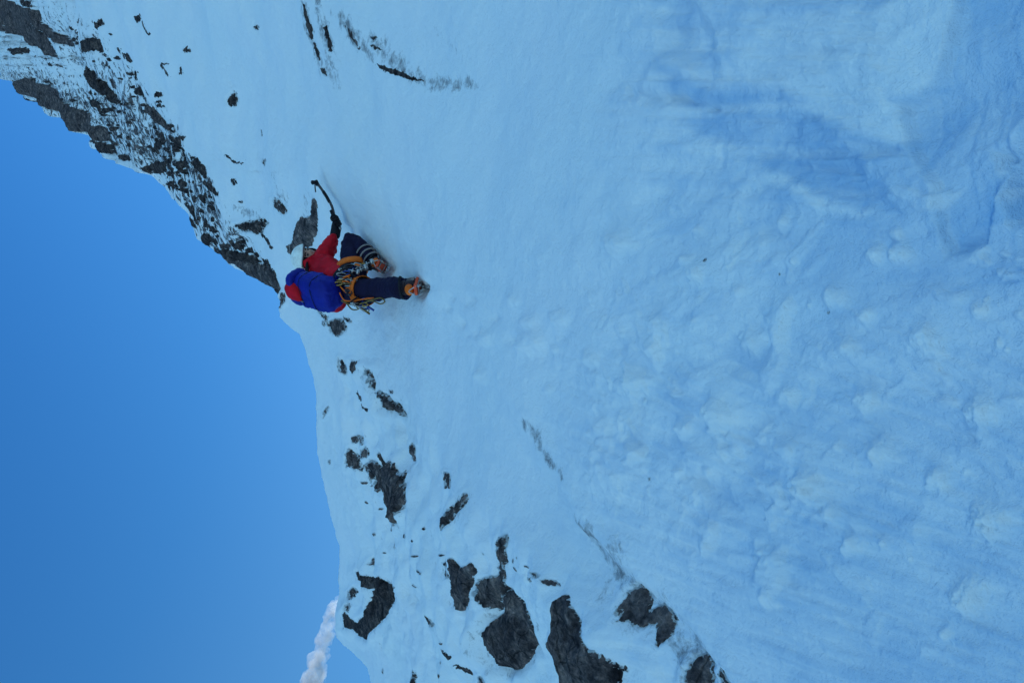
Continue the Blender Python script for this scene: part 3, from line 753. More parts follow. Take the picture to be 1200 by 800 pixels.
# ---------------------------------------------------------------- rocks
def rock_mesh(name, poly, rise=None, mat=None, rough=1.0, feather=(0, 0), soft=4.0, res=1.0, inset=0.0, maxn=90, edge_w=None, floor=0.2):
    edge_w = edge_w or soft * 1.1
    """a solid rock whose outline above the snow follows poly (photo points laid on the snow surface)"""
    poly = np.asarray(poly, float)
    x0, y0 = poly.min(0) - 4
    x1, y1 = poly.max(0) + 4
    c = poly.mean(0)
    pc, _ = surf(np.array([c[0]]), np.array([c[1]]))
    m_px = float(pc[0] @ Fw) / FPX
    size = max(x1 - x0, y1 - y0)
    st = max(res, size / maxn)
    xs = np.arange(x0, x1 + st, st)
    ys = np.arange(y0, y1 + st, st)
    X, Y = np.meshgrid(xs, ys, indexing='ij')
    P, Nn = surf(X, Y)
    amp = min(2.4, size * 0.085) * (0.35 + 0.65 * rough)
    K = P / (m_px * 6)
    s = sdist(poly, X + amp * fbm(K, 4, 201, 0.65) * 1.4, Y + amp * fbm(K, 4, 203, 0.65) * 1.4)
    if feather[0]:
        F = np.stack([X / feather[0], Y / feather[1], X * 0], -1)
        s = s - feather[2] * (0.5 + 0.9 * fbm(F, 2, 205)) * np.clip(1 - s / (feather[2] * 2.5), 0, 1)
    s = s + 0.6 - inset
    if rise is None:
        rise = min(8, size * 0.16)
    rise_m = rise * m_px
    h = rise_m * (1 - np.exp(-np.clip(s, 0, None) / soft)) + rise_m * 0.10 * (s > 0)
    Kr = P / (m_px * max(size, 12) * 0.35)
    h = h + rise_m * 0.45 * fbm(Kr, 5, 207, 0.6) * np.clip(s / soft, 0, 1) + rise_m * 0.35 * (cells(Kr * 1.5, 209) - 0.5) * np.clip(s / soft, 0, 1)
    edge_at = np.clip(s / edge_w, 0, 1)
    h = np.where(s > 0, np.maximum(h, rise_m * floor), s * m_px * 1.4 - 0.5 * m_px)
    top = P + Nn * h[..., None]
    keep = s > -2.2 * st
    kf = keep[:-1, :-1] & keep[1:, :-1] & keep[1:, 1:] & keep[:-1, 1:]
    nr, nc = X.shape
    i = np.arange(nr * nc).reshape(nr, nc)
    q = np.stack([i[:-1, :-1], i[1:, :-1], i[1:, 1:], i[:-1, 1:]], -1)[kf]
    if len(q) == 0:
        return None
    used = np.unique(q)
    remap = -np.ones(nr * nc, int)
    remap[used] = np.arange(len(used))
    q = remap[q]
    vt = top.reshape(-1, 3)[used]
    vb = vt - Nn.reshape(-1, 3)[used] * (rise_m * 0.8 + 4 * m_px)
    n = len(used)
    e = {}
    for f in q.tolist():
        for k in range(4):
            a, b = f[k], f[(k + 1) % 4]
            if (b, a) in e:
                del e[(b, a)]
            else:
                e[(a, b)] = 1
    sides = [(b, a, a + n, b + n) for a, b in e]
    faces = np.concatenate([q, q[:, ::-1] + n, np.array(sides, int)], 0)
    me = mesh_from(name, np.concatenate([vt, vb]), faces, mat or MAT_ROCK)
    ea = me.attributes.new('edge', 'FLOAT', 'POINT')
    ev = edge_at.reshape(-1)[used]
    ea.data.foreach_set('value', np.concatenate([ev, ev]).astype(np.float32))
    return me, c, pc[0]


def add_rock(name, poly, label=None, cat='rock', group=None, kind=None, **kw):
    r = rock_mesh(name, poly, **kw)
    if r is None:
        return None
    me, c, pc = r
    co = np.empty(len(me.vertices) * 3, np.float32)
    me.vertices.foreach_get('co', co)
    co = co.reshape(-1, 3) - pc
    me.vertices.foreach_set('co', co.astype(np.float32).ravel())
    me.update()
    o = bpy.data.objects.new(name, me)
    o.location = pc.tolist()
    C.objects.link(o)
    if label:
        o['label'] = label
    o['category'] = cat
    if group:
        o['group'] = group
    if kind:
        o['kind'] = kind
    return o


for nm, poly, label, grp, kw in ROCKS:
    if label is None:
        continue
    kw = dict(kw)
    kw.setdefault('mat', MAT_ROCK_DARK if grp in (RIDG, STRK) else MAT_ROCK)
    pl = np.array(poly)
    sz = max(np.ptp(pl[:, 0]), np.ptp(pl[:, 1]))
    kw.setdefault('soft', 2.5 if sz < 25 else 4.0)
    if nm == 'rock_seam':
        kw.setdefault('inset', 0.1 if grp == STRK else 0.5)
        kw.setdefault('edge_w', 0.5)
    if grp == STRK:
        kw.setdefault('inset', 0.3)
    if grp == RIDG:
        kw.setdefault('edge_w', 0.8)
        kw.setdefault('inset', -0.8 if sz > 14 else 0.0)
        kw.setdefault('rough', 1.0 if sz > 14 else 1.8)
    kw.setdefault('rise', max(2.0, min(8, sz * 0.16)))
    if sz < 6:
        kw.setdefault('inset', 0.45)
        kw.setdefault('rough', 1.8)
    kw['res'] = 0.5 if sz < 18 else (0.8 if sz < 60 else 1.2)
    add_rock(nm, poly, label, 'crack' if nm == 'rock_seam' else ('cliff' if nm == 'cliff' else 'rock'), grp, **kw)


def blob(x, y, a, b, ang, n=9):
    pts = []
    for k in range(n):
        t = 2 * math.pi * k / n
        r = random.uniform(0.6, 1.25)
        u, v = a * r * math.cos(t), b * r * math.sin(t)
        pts.append((x + u * math.cos(ang) - v * math.sin(ang), y + u * math.sin(ang) + v * math.cos(ang)))
    return pts


def inside(poly, x, y):
    return float(sdist(poly, np.array([x]), np.array([y]))[0]) > 1.5


ZONES = [([(100, 105), (160, 105), (215, 155), (200, 205), (160, 185), (120, 150)], 75, (1.0, 3.0), 0.65),
         ([(185, 150), (235, 180), (262, 225), (262, 285), (215, 235), (170, 190)], 110, (1.1, 3.6), 0.9),
         ([(0, 95), (60, 90), (110, 130), (130, 165), (40, 115)], 26, (1.0, 3.0), 0.6),
         ([(60, 10), (130, 30), (165, 90), (150, 110), (100, 80)], 24, (0.9, 2.6), 0.8),
         ([(240, 260), (290, 280), (322, 325), (290, 312), (262, 292)], 16, (1.0, 3.2), 0.9)]
for poly, cnt, (lo, hi), ang in ZONES:
    pl = np.array(poly)
    made = tries = 0
    while made < cnt and tries < 4000:
        tries += 1
        x = random.uniform(pl[:, 0].min(), pl[:, 0].max())
        y = random.uniform(pl[:, 1].min(), pl[:, 1].max())
        xs_ = float(np.interp(y, YS, Xs))
        if not inside(poly, x, y) or x < xs_ + 3:
            continue
        a = random.uniform(lo, hi) * (1.6 if random.random() < 0.15 else 1)
        add_rock('rock', blob(x, y, a, a * random.uniform(0.35, 0.8), ang + random.uniform(-0.5, 0.5)),
                 'small dark rock poking through the snow among many alike on the far ridge', 'rock', 'small rocks scattered over the far ridge',
                 mat=MAT_ROCK_DARK, rise=2.2, soft=1.2, res=0.7, rough=0.6, edge_w=0.5)
        made += 1
RZ = [([(430, 560), (520, 600), (545, 650), (470, 640), (400, 560)], 10), ([(480, 590), (540, 620), (560, 690), (500, 660)], 12),
      ([(570, 640), (640, 650), (640, 675), (590, 660)], 9), ([(500, 690), (545, 740), (540, 800), (500, 760)], 8), ([(440, 600), (480, 640), (470, 680), (430, 650)], 6)]
for poly, cnt in RZ:
    pl = np.array(poly)
    made = tries = 0
    while made < cnt and tries < 2000:
        tries += 1
        x = random.uniform(pl[:, 0].min(), pl[:, 0].max())
        y = random.uniform(pl[:, 1].min(), pl[:, 1].max())
        if not inside(poly, x, y):
            continue
        a = random.uniform(0.9, 2.8)
        add_rock('stone', blob(x, y, a, a * random.uniform(0.3, 0.7), 1.0 + random.uniform(-0.6, 0.6)),
                 'tiny dark stone peeping through the snow among others on the near left rib', 'stone', 'tiny stones on the left rib',
                 mat=MAT_ROCK, rise=1.6, soft=1.2, res=0.6, rough=0.6)
        made += 1
# ---------------------------------------------------------------- climber
def plain(name, col, rough=0.7, metal=0.0, fab=0.0, wr=0.0, wscale=18.0):
    m, nt, b = nodes_of(name)
    tc = N(nt, 'ShaderNodeTexCoord')
    n1 = noise_node(nt, tc.outputs['Object'], wscale, 5, 0.6)
    c = mixc(nt, ramp(nt, n1.outputs[0], [(0.3, (0, 0, 0)), (0.7, (1, 1, 1))]).outputs[0], [max(0, x * 0.72) for x in col], [min(1, x * 1.15) for x in col])
    nt.links.new(c, b.inputs['Base Color'])
    b.inputs['Roughness'].default_value = rough
    b.inputs['Metallic'].default_value = metal
    if metal == 0 and rough > 0.45:
        b.inputs['Specular IOR Level'].default_value = 0.12
    if fab or wr:
        n = bump(nt, n1.outputs[0], 0.6, wr or 0.01)
        n2 = noise_node(nt, tc.outputs['Object'], 160, 2)
        n = bump(nt, n2.outputs[0], 0.25, 0.002, n)
        nt.links.new(n, b.inputs['Normal'])
    return m


M_SKIN = plain('skin', (0.62, 0.33, 0.24), 0.5)
M_RED = plain('red_shell_fabric', (0.68, 0.006, 0.018), 0.6, wr=0.03, wscale=9)
M_NAVY = plain('navy_trouser_fabric', (0.014, 0.009, 0.032), 0.75, wr=0.04, wscale=9)
M_BLACK = plain('black_fabric', (0.018, 0.016, 0.02), 0.7, wr=0.02)
M_BLUE = plain('blue_pack_fabric', (0.013, 0.020, 0.26), 0.5, wr=0.03, wscale=10)
M_WHITE = plain('white_helmet_shell', (0.96, 0.88, 0.80), 0.5)
M_ORANGE = plain('orange_webbing', (0.95, 0.16, 0.02), 0.6, wr=0.006)
M_OLIVE = plain('olive_cord', (0.22, 0.14, 0.05), 0.7, wr=0.005)
M_STEEL = plain('brushed_steel', (0.50, 0.45, 0.42), 0.38, 0.9)
M_DARKST = plain('dark_anodised_shaft', (0.07, 0.05, 0.05), 0.4, 0.4)
M_GOLD = plain('gold_anodised_alloy', (0.45, 0.25, 0.08), 0.4, 0.8)
M_CYAN = plain('blue_anodised_alloy', (0.03, 0.07, 0.3), 0.35, 0.7)
M_BOOT = plain('boot_shell', (0.06, 0.04, 0.045), 0.6, wr=0.01)
M_GREY = plain('pale_gaiter_fabric', (0.34, 0.27, 0.25), 0.7, wr=0.01)
M_GOGGLE = plain('dark_lens', (0.01, 0.008, 0.01), 0.15)
M_HAIR = plain('dark_hair', (0.02, 0.014, 0.01), 0.8)

BASE = at(486, 338, 5.95)
SEG = {}


def v3(p):
    return at(*p) if not isinstance(p, Vector) else p


def link_mesh(me, name, mats, parent=None, smooth=True, label=None):
    for v in me.vertices:
        v.co -= BASE
    if mats:
        me.materials.clear()
        for m in (mats if isinstance(mats, (list, tuple)) else [mats]):
            me.materials.append(m)
    if smooth:
        for p in me.polygons:
            p.use_smooth = True
    me.name = name
    o = bpy.data.objects.new(name, me)
    C.objects.link(o)
    if parent is not None:
        o.parent = parent
    else:
        o.location = BASE
    if label:
        o['label'] = label
    return o


def skin(chains, levels=2, root=0, flat=None):
    """grow one surface round joined chains of (point, radius); points may be shared"""
    verts, radii, edges, idx = [], [], [], {}
    for ch in chains:
        prev = None
        for p, r in ch:
            key = tuple(round(c, 4) for c in v3(p))
            if key not in idx:
                idx[key] = len(verts)
                verts.append(v3(p))
                radii.append(r)
            k = idx[key]
            if prev is not None and prev != k:
                edges.append((prev, k))
            prev = k
    me = bpy.data.meshes.new('tmp')
    me.from_pydata([tuple(v) for v in verts], edges, [])
    ob = bpy.data.objects.new('tmp', me)
    C.objects.link(ob)
    mod = ob.modifiers.new('s', 'SKIN')
    mod.use_smooth_shade = True
    layer = me.skin_vertices[0].data if me.skin_vertices else None
    if layer is None:
        bm = bmesh.new()
        bm.from_mesh(me)
        bm.verts.layers.skin.verify()
        bm.to_mesh(me)
        bm.free()
        layer = me.skin_vertices[0].data
    for k, r in enumerate(radii):
        layer[k].radius = (r, r) if not isinstance(r, tuple) else r
        layer[k].use_root = (k == root)
    sub = ob.modifiers.new('u', 'SUBSURF')
    sub.levels = levels
    sub.render_levels = levels
    dg = bpy.context.evaluated_depsgraph_get()
    out = bpy.data.meshes.new_from_object(ob.evaluated_get(dg))
    bpy.data.objects.remove(ob)
    bpy.data.meshes.remove(me)
    return out


def wrinkle(me, amp, scale, seed=0, fold=0.0):
    n = len(me.vertices)
    co = np.empty(n * 3, np.float32)
    me.vertices.foreach_get('co', co)
    co = co.reshape(-1, 3)
    no = np.array([v.normal[:] for v in me.vertices])
    d = amp * fbm(co * scale, 3, 300 + seed) + fold * (np.abs(fbm(co * scale * 1.7, 2, 320 + seed)) - 0.25)
    me.vertices.foreach_set('co', (co + no * d[:, None]).astype(np.float32).ravel())
    me.update()
    return me


def tube(points, r, n=8, closed=False, cap=True):
    """a round tube through points as bmesh"""
    pts = [v3(p) for p in points]
    bm = bmesh.new()
    rings = []
    N_ = len(pts)
    up = Vector((0.31, 0.52, 0.79))
    for i, p in enumerate(pts):
        a = pts[(i - 1) % N_] if (closed or i > 0) else p
        b = pts[(i + 1) % N_] if (closed or i < N_ - 1) else p
        t = (b - a).normalized()
        s = t.cross(up)
        s = s.normalized() if s.length > 1e-4 else Vector((1, 0, 0))
        q = s.cross(t).normalized()
        rr = r[i] if isinstance(r, (list, tuple)) else r
        ra, rb = rr if isinstance(rr, tuple) else (rr, rr)
        rings.append([bm.verts.new(p + s * ra * math.cos(2 * math.pi * k / n) + q * rb * math.sin(2 * math.pi * k / n)) for k in range(n)])
    m = N_ if closed else N_ - 1
    for i in range(m):
        A_, B_ = rings[i], rings[(i + 1) % N_]
        for k in range(n):
            bm.faces.new((A_[k], A_[(k + 1) % n], B_[(k + 1) % n], B_[k]))
    if not closed and cap:
        bm.faces.new(rings[0][::-1])
        bm.faces.new(rings[-1])
    return bm


def to_mesh(bms):
    if not isinstance(bms, (list, tuple)):
        bms = [bms]
    out = bmesh.new()
    for b in bms:
        me = bpy.data.meshes.new('t')
        if isinstance(b, bpy.types.Mesh):
            out.from_mesh(b)
        else:
            b.to_mesh(me)
            b.free()
            out.from_mesh(me)
        bpy.data.meshes.remove(me)
    bmesh.ops.recalc_face_normals(out, faces=out.faces[:])
    me = bpy.data.meshes.new('part')
    out.to_mesh(me)
    out.free()
    return me


def bend(points, k=6):
    """Catmull-Rom through points"""
    P = [v3(p) for p in points]
    P = [P[0]] + P + [P[-1]]
    out = []
    for i in range(1, len(P) - 2):
        for s in range(k):
            t = s / k
            a, b, c, d = P[i - 1], P[i], P[i + 1], P[i + 2]
            out.append(0.5 * ((2 * b) + (c - a) * t + (2 * a - 5 * b + 4 * c - d) * t * t + (3 * b - a - 3 * c + d) * t ** 3))
    out.append(P[-2])
    return out


def ellip(center, ax, seg=24, rings=16, fn=None):
    """ellipsoid with given half axes (three vectors)"""
    bm = bmesh.new()
    bmesh.ops.create_uvsphere(bm, u_segments=seg, v_segments=rings, radius=1)
    c = v3(center)
    for v in bm.verts:
        u = v.co.copy()
        if fn:
            u = fn(u)
        v.co = c + ax[0] * u.x + ax[1] * u.y + ax[2] * u.z
    return bm


VR, VU, VF = Vector(Rt.tolist()), Vector(Up.tolist()), Vector(Fw.tolist())

# joints: photo X, photo Y, depth in metres
PEL = at(412, 333, 6.66)
ABD = at(400, 328, 6.76)
CHE = at(384, 320, 6.92)
NEK = at(372, 310, 7.03)
HED = at(361, 302, 7.08)
SHR, SHL = at(378, 303, 7.02), at(377, 338, 6.86)
ELR, WRR = at(386, 288, 7.12), at(393, 273, 7.18)
HNR = at(395, 262, 7.22)
ELL, WRL = at(390, 362, 6.78), at(404, 350, 6.95)
HNL = at(409, 344, 7.0)
HIR, KNR, ANR = at(414, 322, 6.74), at(410, 278, 6.98), at(439, 308, 6.72)
HIL, KNL, ANL = at(416, 343, 6.60), at(452, 337, 6.30), at(477, 337, 5.93)
for a, b, nm in ((HIL, KNL, 'thighL'), (KNL, ANL, 'shinL'), (HIR, KNR, 'thighR'), (KNR, ANR, 'shinR'), (SHR, ELR, 'uarm'), (ELR, WRR, 'farm'), (PEL, NEK, 'torso'), (SHR, SHL, 'shoulders'), (SHL, ELL, 'uarmL'), (ELL, WRL, 'farmL'), (HIL, HIR, 'hips')):
    print('SEG', nm, round((a - b).length, 3))

# head frame: looking down to the right, turned half way to the viewer
fd = (VR * 0.62 - VU * 0.36 - VF * 0.95).normalized()
cr = (VU * 0.95 - VR * 0.10 - VF * 0.05)
cr = (cr - fd * cr.dot(fd)).normalized()
sd_ = fd.cross(cr).normalized()

# body: one continuous figure
limb = skin([
    [(PEL, (0.13, 0.10)), (ABD, (0.125, 0.10)), (CHE, (0.14, 0.11)), (NEK, 0.055), (HED - cr * 0.03, 0.06)],
    [(CHE, (0.14, 0.11)), (SHR, 0.06), (ELR, 0.042), (WRR, 0.028), (HNR, 0.032)],
    [(CHE, (0.14, 0.11)), (SHL, 0.06), (ELL, 0.042), (WRL, 0.028), (HNL, 0.032)],
    [(PEL, (0.13, 0.10)), (HIR, 0.085), (KNR, 0.055), (ANR, 0.038)],
    [(PEL, (0.13, 0.10)), (HIL, 0.085), (KNL, 0.055), (ANL, 0.038)]], 1)


def head_fn(u):
    u = u.copy()
    if u.z < 0:
        u.x *= 1 + 0.28 * u.z
        u.y *= 1 + 0.10 * u.z
    f = max(0, u.y)
    # nose
    g = math.exp(-((u.x / 0.13) ** 2) - ((u.z + 0.12) / 0.22) ** 2)
    u.y += 0.26 * g * f * (1 - 0.3 * u.z)
    # eye sockets, brow, lips, chin
    for s in (-1, 1):
        u.y -= 0.12 * math.exp(-(((u.x - s * 0.36) / 0.17) ** 2) - ((u.z - 0.06) / 0.12) ** 2) * f
    u.y += 0.06 * math.exp(-((u.x / 0.5) ** 2) - ((u.z - 0.28) / 0.10) ** 2) * f
    u.y += 0.07 * math.exp(-((u.x / 0.25) ** 2) - ((u.z + 0.48) / 0.07) ** 2) * f
    u.y += 0.08 * math.exp(-((u.x / 0.25) ** 2) - ((u.z + 0.85) / 0.12) ** 2) * f
    return u


hax = (sd_ * 0.078, fd * 0.098, cr * 0.118)
head = ellip(HED, hax, 40, 30, head_fn)
ears = [ellip(HED + sd_ * s * 0.080 - cr * 0.01, (sd_ * 0.010, fd * 0.02, cr * 0.032), 10, 8) for s in (-1, 1)]
body_me = to_mesh([limb, head] + ears)
body = link_mesh(body_me, 'person', M_SKIN)
body['label'] = 'person climbing the steep snow in red jacket, navy trousers and white helmet, one arm raised'
body['category'] = 'person'
for s in (-1, 1):
    e = ellip(HED + sd_ * s * 0.029 + fd * 0.083 + cr * 0.008, (sd_ * 0.012, fd * 0.011, cr * 0.009), 12, 8)
    link_mesh(to_mesh(e), 'eye', M_GOGGLE, body)
    b = tube(bend([HED + sd_ * s * 0.014 + fd * 0.094 + cr * 0.028, HED + sd_ * s * 0.031 + fd * 0.090 + cr * 0.034, HED + sd_ * s * 0.046 + fd * 0.078 + cr * 0.028], 4), 0.0045, 6)
    link_mesh(to_mesh(b), 'eyebrow', M_HAIR, body)
link_mesh(to_mesh(tube(bend([HED - sd_ * 0.024 + fd * 0.086 - cr * 0.058, HED + fd * 0.099 - cr * 0.055, HED + sd_ * 0.024 + fd * 0.086 - cr * 0.058], 4), 0.005, 6)), 'mouth', plain('lips', (0.45, 0.12, 0.10), 0.5), body)


def hood_fn(u):
    u = u.copy()
    return u


# black thermal hood framing the face, open at the front
bm = ellip(HED - fd * 0.012, (sd_ * 0.094, fd * 0.112, cr * 0.128), 36, 28)
for f in [f for f in bm.faces if (lambda q: q.dot(fd) > 0.055 and abs(q.dot(sd_)) < 0.062 and -0.10 < q.dot(cr) < 0.08)(f.calc_center_median() - HED)]:
    bm.faces.remove(f)
bmesh.ops.solidify(bm, geom=bm.faces[:], thickness=-0.006)
link_mesh(to_mesh(bm), 'balaclava', M_BLACK, body)

# helmet
bm = ellip(HED + cr * 0.022 - fd * 0.014, (sd_ * 0.122, fd * 0.142, cr * 0.125), 48, 36)
cut = []
for f in bm.faces:
    q = f.calc_center_median() - (HED + cr * 0.022 - fd * 0.014)
    lim = 0.030 if q.dot(fd) > 0.02 else (0.030 - 0.085 * min(1, (0.02 - q.dot(fd)) / 0.10))
    if q.dot(cr) < lim:
        cut.append(f)
bmesh.ops.delete(bm, geom=cut, context='FACES')
for v in bm.verts:
    q = v.co - HED
    a = math.atan2(q.dot(sd_), q.dot(fd))
    v.co += (cr * 0.003) * math.cos(a * 6) * (1 if q.dot(cr) > 0.09 else 0.3)
hel_edge = [e for e in bm.edges if len(e.link_faces) == 1]
rim_pts = {}
for e in hel_edge:
    for v in e.verts:
        rim_pts[v] = v.co.copy()
rim = sorted(rim_pts.values(), key=lambda c: math.atan2((c - HED).dot(sd_), (c - HED).dot(fd)))
bmesh.ops.solidify(bm, geom=bm.faces[:], thickness=-0.012)
helmet = link_mesh(to_mesh(bm), 'helmet', M_WHITE, body)
sm = []
for k in range(0, len(rim), 2):
    seg = rim[max(0, k - 2):k + 3]
    sm.append(sum(seg, Vector()) / len(seg))
link_mesh(to_mesh(tube(sm, 0.005, 6, closed=True)), 'rim', M_GREY, helmet)
for s in (-1, 1):
    for k in range(3):
        c = HED + cr * (0.112 - 0.012 * k) + sd_ * s * (0.055 + 0.010 * k) + fd * (0.04 - 0.055 * k)
        link_mesh(to_mesh(ellip(c + cr * 0.006, (sd_ * 0.010, fd * 0.022, cr * 0.008), 12, 8)), 'vent', M_BLACK, helmet)
    link_mesh(to_mesh(tube(bend([HED + sd_ * s * 0.106 + cr * 0.03, HED + sd_ * s * 0.100 - cr * 0.05 + fd * 0.02, HED + sd_ * s * 0.03 - cr * 0.125 + fd * 0.05], 5), 0.006, 6)), 'chin_strap', M_BLACK, helmet)

# jacket
jk = skin([
    [(PEL + (ABD - PEL) * 0.35, (0.165, 0.14)), (ABD, (0.16, 0.14)), (CHE, (0.185, 0.15)), (NEK - cr * 0.01, (0.10, 0.10)), (NEK + (HED - NEK) * 0.35 + fd * 0.015, (0.102, 0.10))],
    [(CHE, (0.185, 0.15)), (SHR, 0.105), (ELR, 0.078), (WRR + (WRR - ELR) * -0.1, 0.060)],
    [(CHE, (0.185, 0.15)), (SHL, 0.10), (ELL + VF * 0.0, 0.072), (WRL, 0.055)]], 3)
wrinkle(jk, 0.012, 10, 1, 0.034)
link_mesh(jk, 'jacket', M_RED, body)
# high red collar and loose hood behind the head
bm = tube(bend([NEK + (HED - NEK) * 0.25, NEK + (HED - NEK) * 0.55 + fd * 0.015, NEK + (HED - NEK) * 0.78 + fd * 0.035], 5), (0.100), 22, cap=False)
bmesh.ops.solidify(bm, geom=bm.faces[:], thickness=0.012)
me = to_mesh(bm)
wrinkle(me, 0.006, 16, 3)
link_mesh(me, 'collar', M_RED, body)

# trousers
tr = skin([
    [(ABD, (0.145, 0.12)), (PEL, (0.165, 0.14)), (HIR, 0.135), ((HIR + KNR) / 2, 0.118), (KNR, 0.088), ((KNR + ANR) / 2, 0.092), (ANR, 0.072)],
    [(PEL, (0.165, 0.14)), (HIL, 0.135), ((HIL + KNL) / 2, 0.115), (KNL, 0.092), ((KNL + ANL) / 2, 0.092), (ANL + (KNL - ANL) * 0.02 - VR * 0.02, 0.096)]], 3)
wrinkle(tr, 0.010, 8, 5, 0.024)
link_mesh(tr, 'trousers', M_NAVY, body)
# flared pale bands and straps round the raised calf
ax = (ANR - KNR).normalized()
for t, w_, mat_, nm in ((0.62, 0.008, M_GREY, 'gaiter_strap'), (0.76, 0.009, M_GREY, 'gaiter_strap'), (0.90, 0.008, M_GREY, 'gaiter_strap')):
    c = KNR + (ANR - KNR) * t
    s1 = ax.cross(VF).normalized()
    s2 = ax.cross(s1).normalized()
    rr = 0.098 - 0.016 * t
    ring = [c + s1 * rr * math.cos(a) + s2 * rr * math.sin(a) for a in [2 * math.pi * k / 20 for k in range(20)]]
    link_mesh(to_mesh(tube(ring, w_, 6, closed=True)), nm, mat_, body)


# gloves
def glove(wrist, hand, grip, axis, thumb_side):
    """a gloved hand closed round a bar through grip along axis"""
    d = (hand - wrist).normalized()
    ch = [[(wrist - d * 0.07, 0.056), (wrist, 0.052), (hand, 0.050)]]
    away = (grip - hand)
    away = (away - axis * away.dot(axis)).normalized()
    side = axis.cross(away).normalized()
    for k, (ln, off) in enumerate(((0.90, 0.036), (1.0, 0.012), (0.96, -0.012), (0.82, -0.036))):
        b0 = hand + axis * off + d * 0.012
        ch.append([(hand, 0.044), (b0, 0.017), (b0 + away * 0.034 * ln + side * 0.024, 0.0155), (grip + axis * off + away * 0.028 * ln + side * 0.004, 0.0145), (grip + axis * off + away * 0.018 - side * 0.024 * ln, 0.013), (grip + axis * off - away * 0.008 - side * 0.022, 0.011)])
    t0 = hand + axis * 0.045 * thumb_side - d * 0.01
    ch.append([(hand, 0.044), (t0, 0.018), (t0 + away * 0.03 - side * 0.022, 0.016), (grip + axis * 0.036 * thumb_side - side * 0.03 + away * 0.012, 0.0135)])
    return skin(ch, 2)


AXH = at(371, 214, 7.20)              # axe head
AXG = at(393, 257, 7.16)              # where the hand grips
axd = (AXH - AXG).normalized()
me = glove(WRR, HNR, AXG, axd, 1)
link_mesh(me, 'glove', M_BLACK, body)
me = glove(WRL, HNL, HNL + (HNL - WRL).normalized() * 0.035, VU.cross((HNL - WRL).normalized()).normalized(), 1)
link_mesh(me, 'glove', M_BLACK, body)


# boots with crampons: toes kicked into the slope
def boot(ank, shin_dir, toe_dir, mark):
    toe = (toe_dir - shin_dir * toe_dir.dot(shin_dir) * 0.6).normalized()
    dn = shin_dir.normalized()
    sole = ank + dn * 0.075
    me = skin([[(ank - dn * 0.06, 0.074), (ank, 0.066), (ank + dn * 0.035 + toe * 0.02, 0.064), (ank + dn * 0.045 + toe * 0.12, 0.048), (ank + dn * 0.05 + toe * 0.19, 0.036)], [(ank + dn * 0.035 + toe * 0.02, 0.064), (ank + dn * 0.04 - toe * 0.055, 0.048)]], 2)
    bo = link_mesh(me, 'boot', M_BOOT, body)
    lat = dn.cross(toe).normalized()
    # midsole with coloured rand
    bm = bmesh.new()
    prof = [(-0.10, 0.036), (-0.06, 0.044), (0.02, 0.042), (0.10, 0.052), (0.17, 0.046), (0.215, 0.022)]
    loop = [(x, y) for x, y in prof] + [(x, -y) for x, y in prof[::-1]]
    lo = [bm.verts.new(sole + toe * x + lat * y) for x, y in loop]
    hi = [bm.verts.new(sole + dn * 0.024 + toe * x + lat * y * 0.96) for x, y in loop]
    bm.faces.new(lo)
    bm.faces.new(hi[::-1])
    for k in range(len(loop)):
        bm.faces.new((lo[k], lo[(k + 1) % len(loop)], hi[(k + 1) % len(loop)], hi[k]))
    link_mesh(to_mesh(bm), 'sole', mark, bo, smooth=False)
    # gaiter cuff
    ring = [ank - dn * 0.05 + toe * 0.086 * math.cos(a) + lat * 0.086 * math.sin(a) for a in [2 * math.pi * k / 18 for k in range(18)]]
    link_mesh(to_mesh(tube(ring, (0.012), 6, closed=True)), 'cuff', M_BLACK, bo)
    # heel counter patch
    bm = ellip(ank + dn * 0.028 - toe * 0.062, (toe * 0.052, lat * 0.046, dn * 0.040), 16, 12)
    link_mesh(to_mesh(bm), 'heel_counter', M_ORANGE, bo)
    for x in (0.02, 0.07):
        arch = bend([ank + dn * 0.065 + toe * (x + 0.02) + lat * 0.056, ank + toe * (x + 0.03) - dn * 0.015 + lat * 0.035, ank + toe * (x + 0.03) - dn * 0.02 - lat * 0.035, ank + dn * 0.065 + toe * (x + 0.02) - lat * 0.056], 4)
        link_mesh(to_mesh(tube(arch, 0.008, 6)), 'strap', M_GREY, bo)
    # crampon frame and points
    parts = []
    for s in (-1, 1):
        parts.append(tube([sole + dn * 0.03 + toe * x + lat * s * y for x, y in ((-0.095, 0.034), (-0.03, 0.030), (0.04, 0.034), (0.12, 0.044), (0.20, 0.028))], 0.006, 5))
        for x, y in ((-0.09, 0.034), (-0.045, 0.032), (0.06, 0.036), (0.12, 0.046), (0.17, 0.038)):
            b0 = sole + dn * 0.03 + toe * x + lat * s * y
            parts.append(tube([b0, b0 + dn * 0.035 + lat * s * 0.004], [0.008, 0.0015], 5))
        f0 = sole + dn * 0.03 + toe * 0.19 + lat * s * 0.016
        parts.append(tube([f0, f0 + toe * 0.045 + dn * 0.012], [0.007, 0.002], 5))
    for x in (-0.05, 0.12):
        parts.append(tube([sole + dn * 0.031 + toe * x - lat * 0.036, sole + dn * 0.031 + toe * x + lat * 0.036], 0.006, 5))
    parts.append(tube(bend([sole + dn * 0.02 - toe * 0.09 + lat * 0.036, ank - toe * 0.115 + dn * 0.03, sole + dn * 0.02 - toe * 0.09 - lat * 0.036], 4), 0.005, 5))
    cp = to_mesh(parts)
    link_mesh(cp, 'crampon', M_STEEL, bo)
    return bo


M_SOLE = plain('red_orange_rubber', (0.85, 0.10, 0.04), 0.6)
boot(ANR, (ANR - KNR).normalized() * 0.6 - VU * 0.35 - VF * 0.35, (VF * 0.85 + VR * 0.15 + VU * 0.35), M_SOLE)
boot(ANL, (-VU * 0.95 - VF * 0.30), (VF * 0.75 + VU * 0.3 + VR * 0.25), M_SOLE)

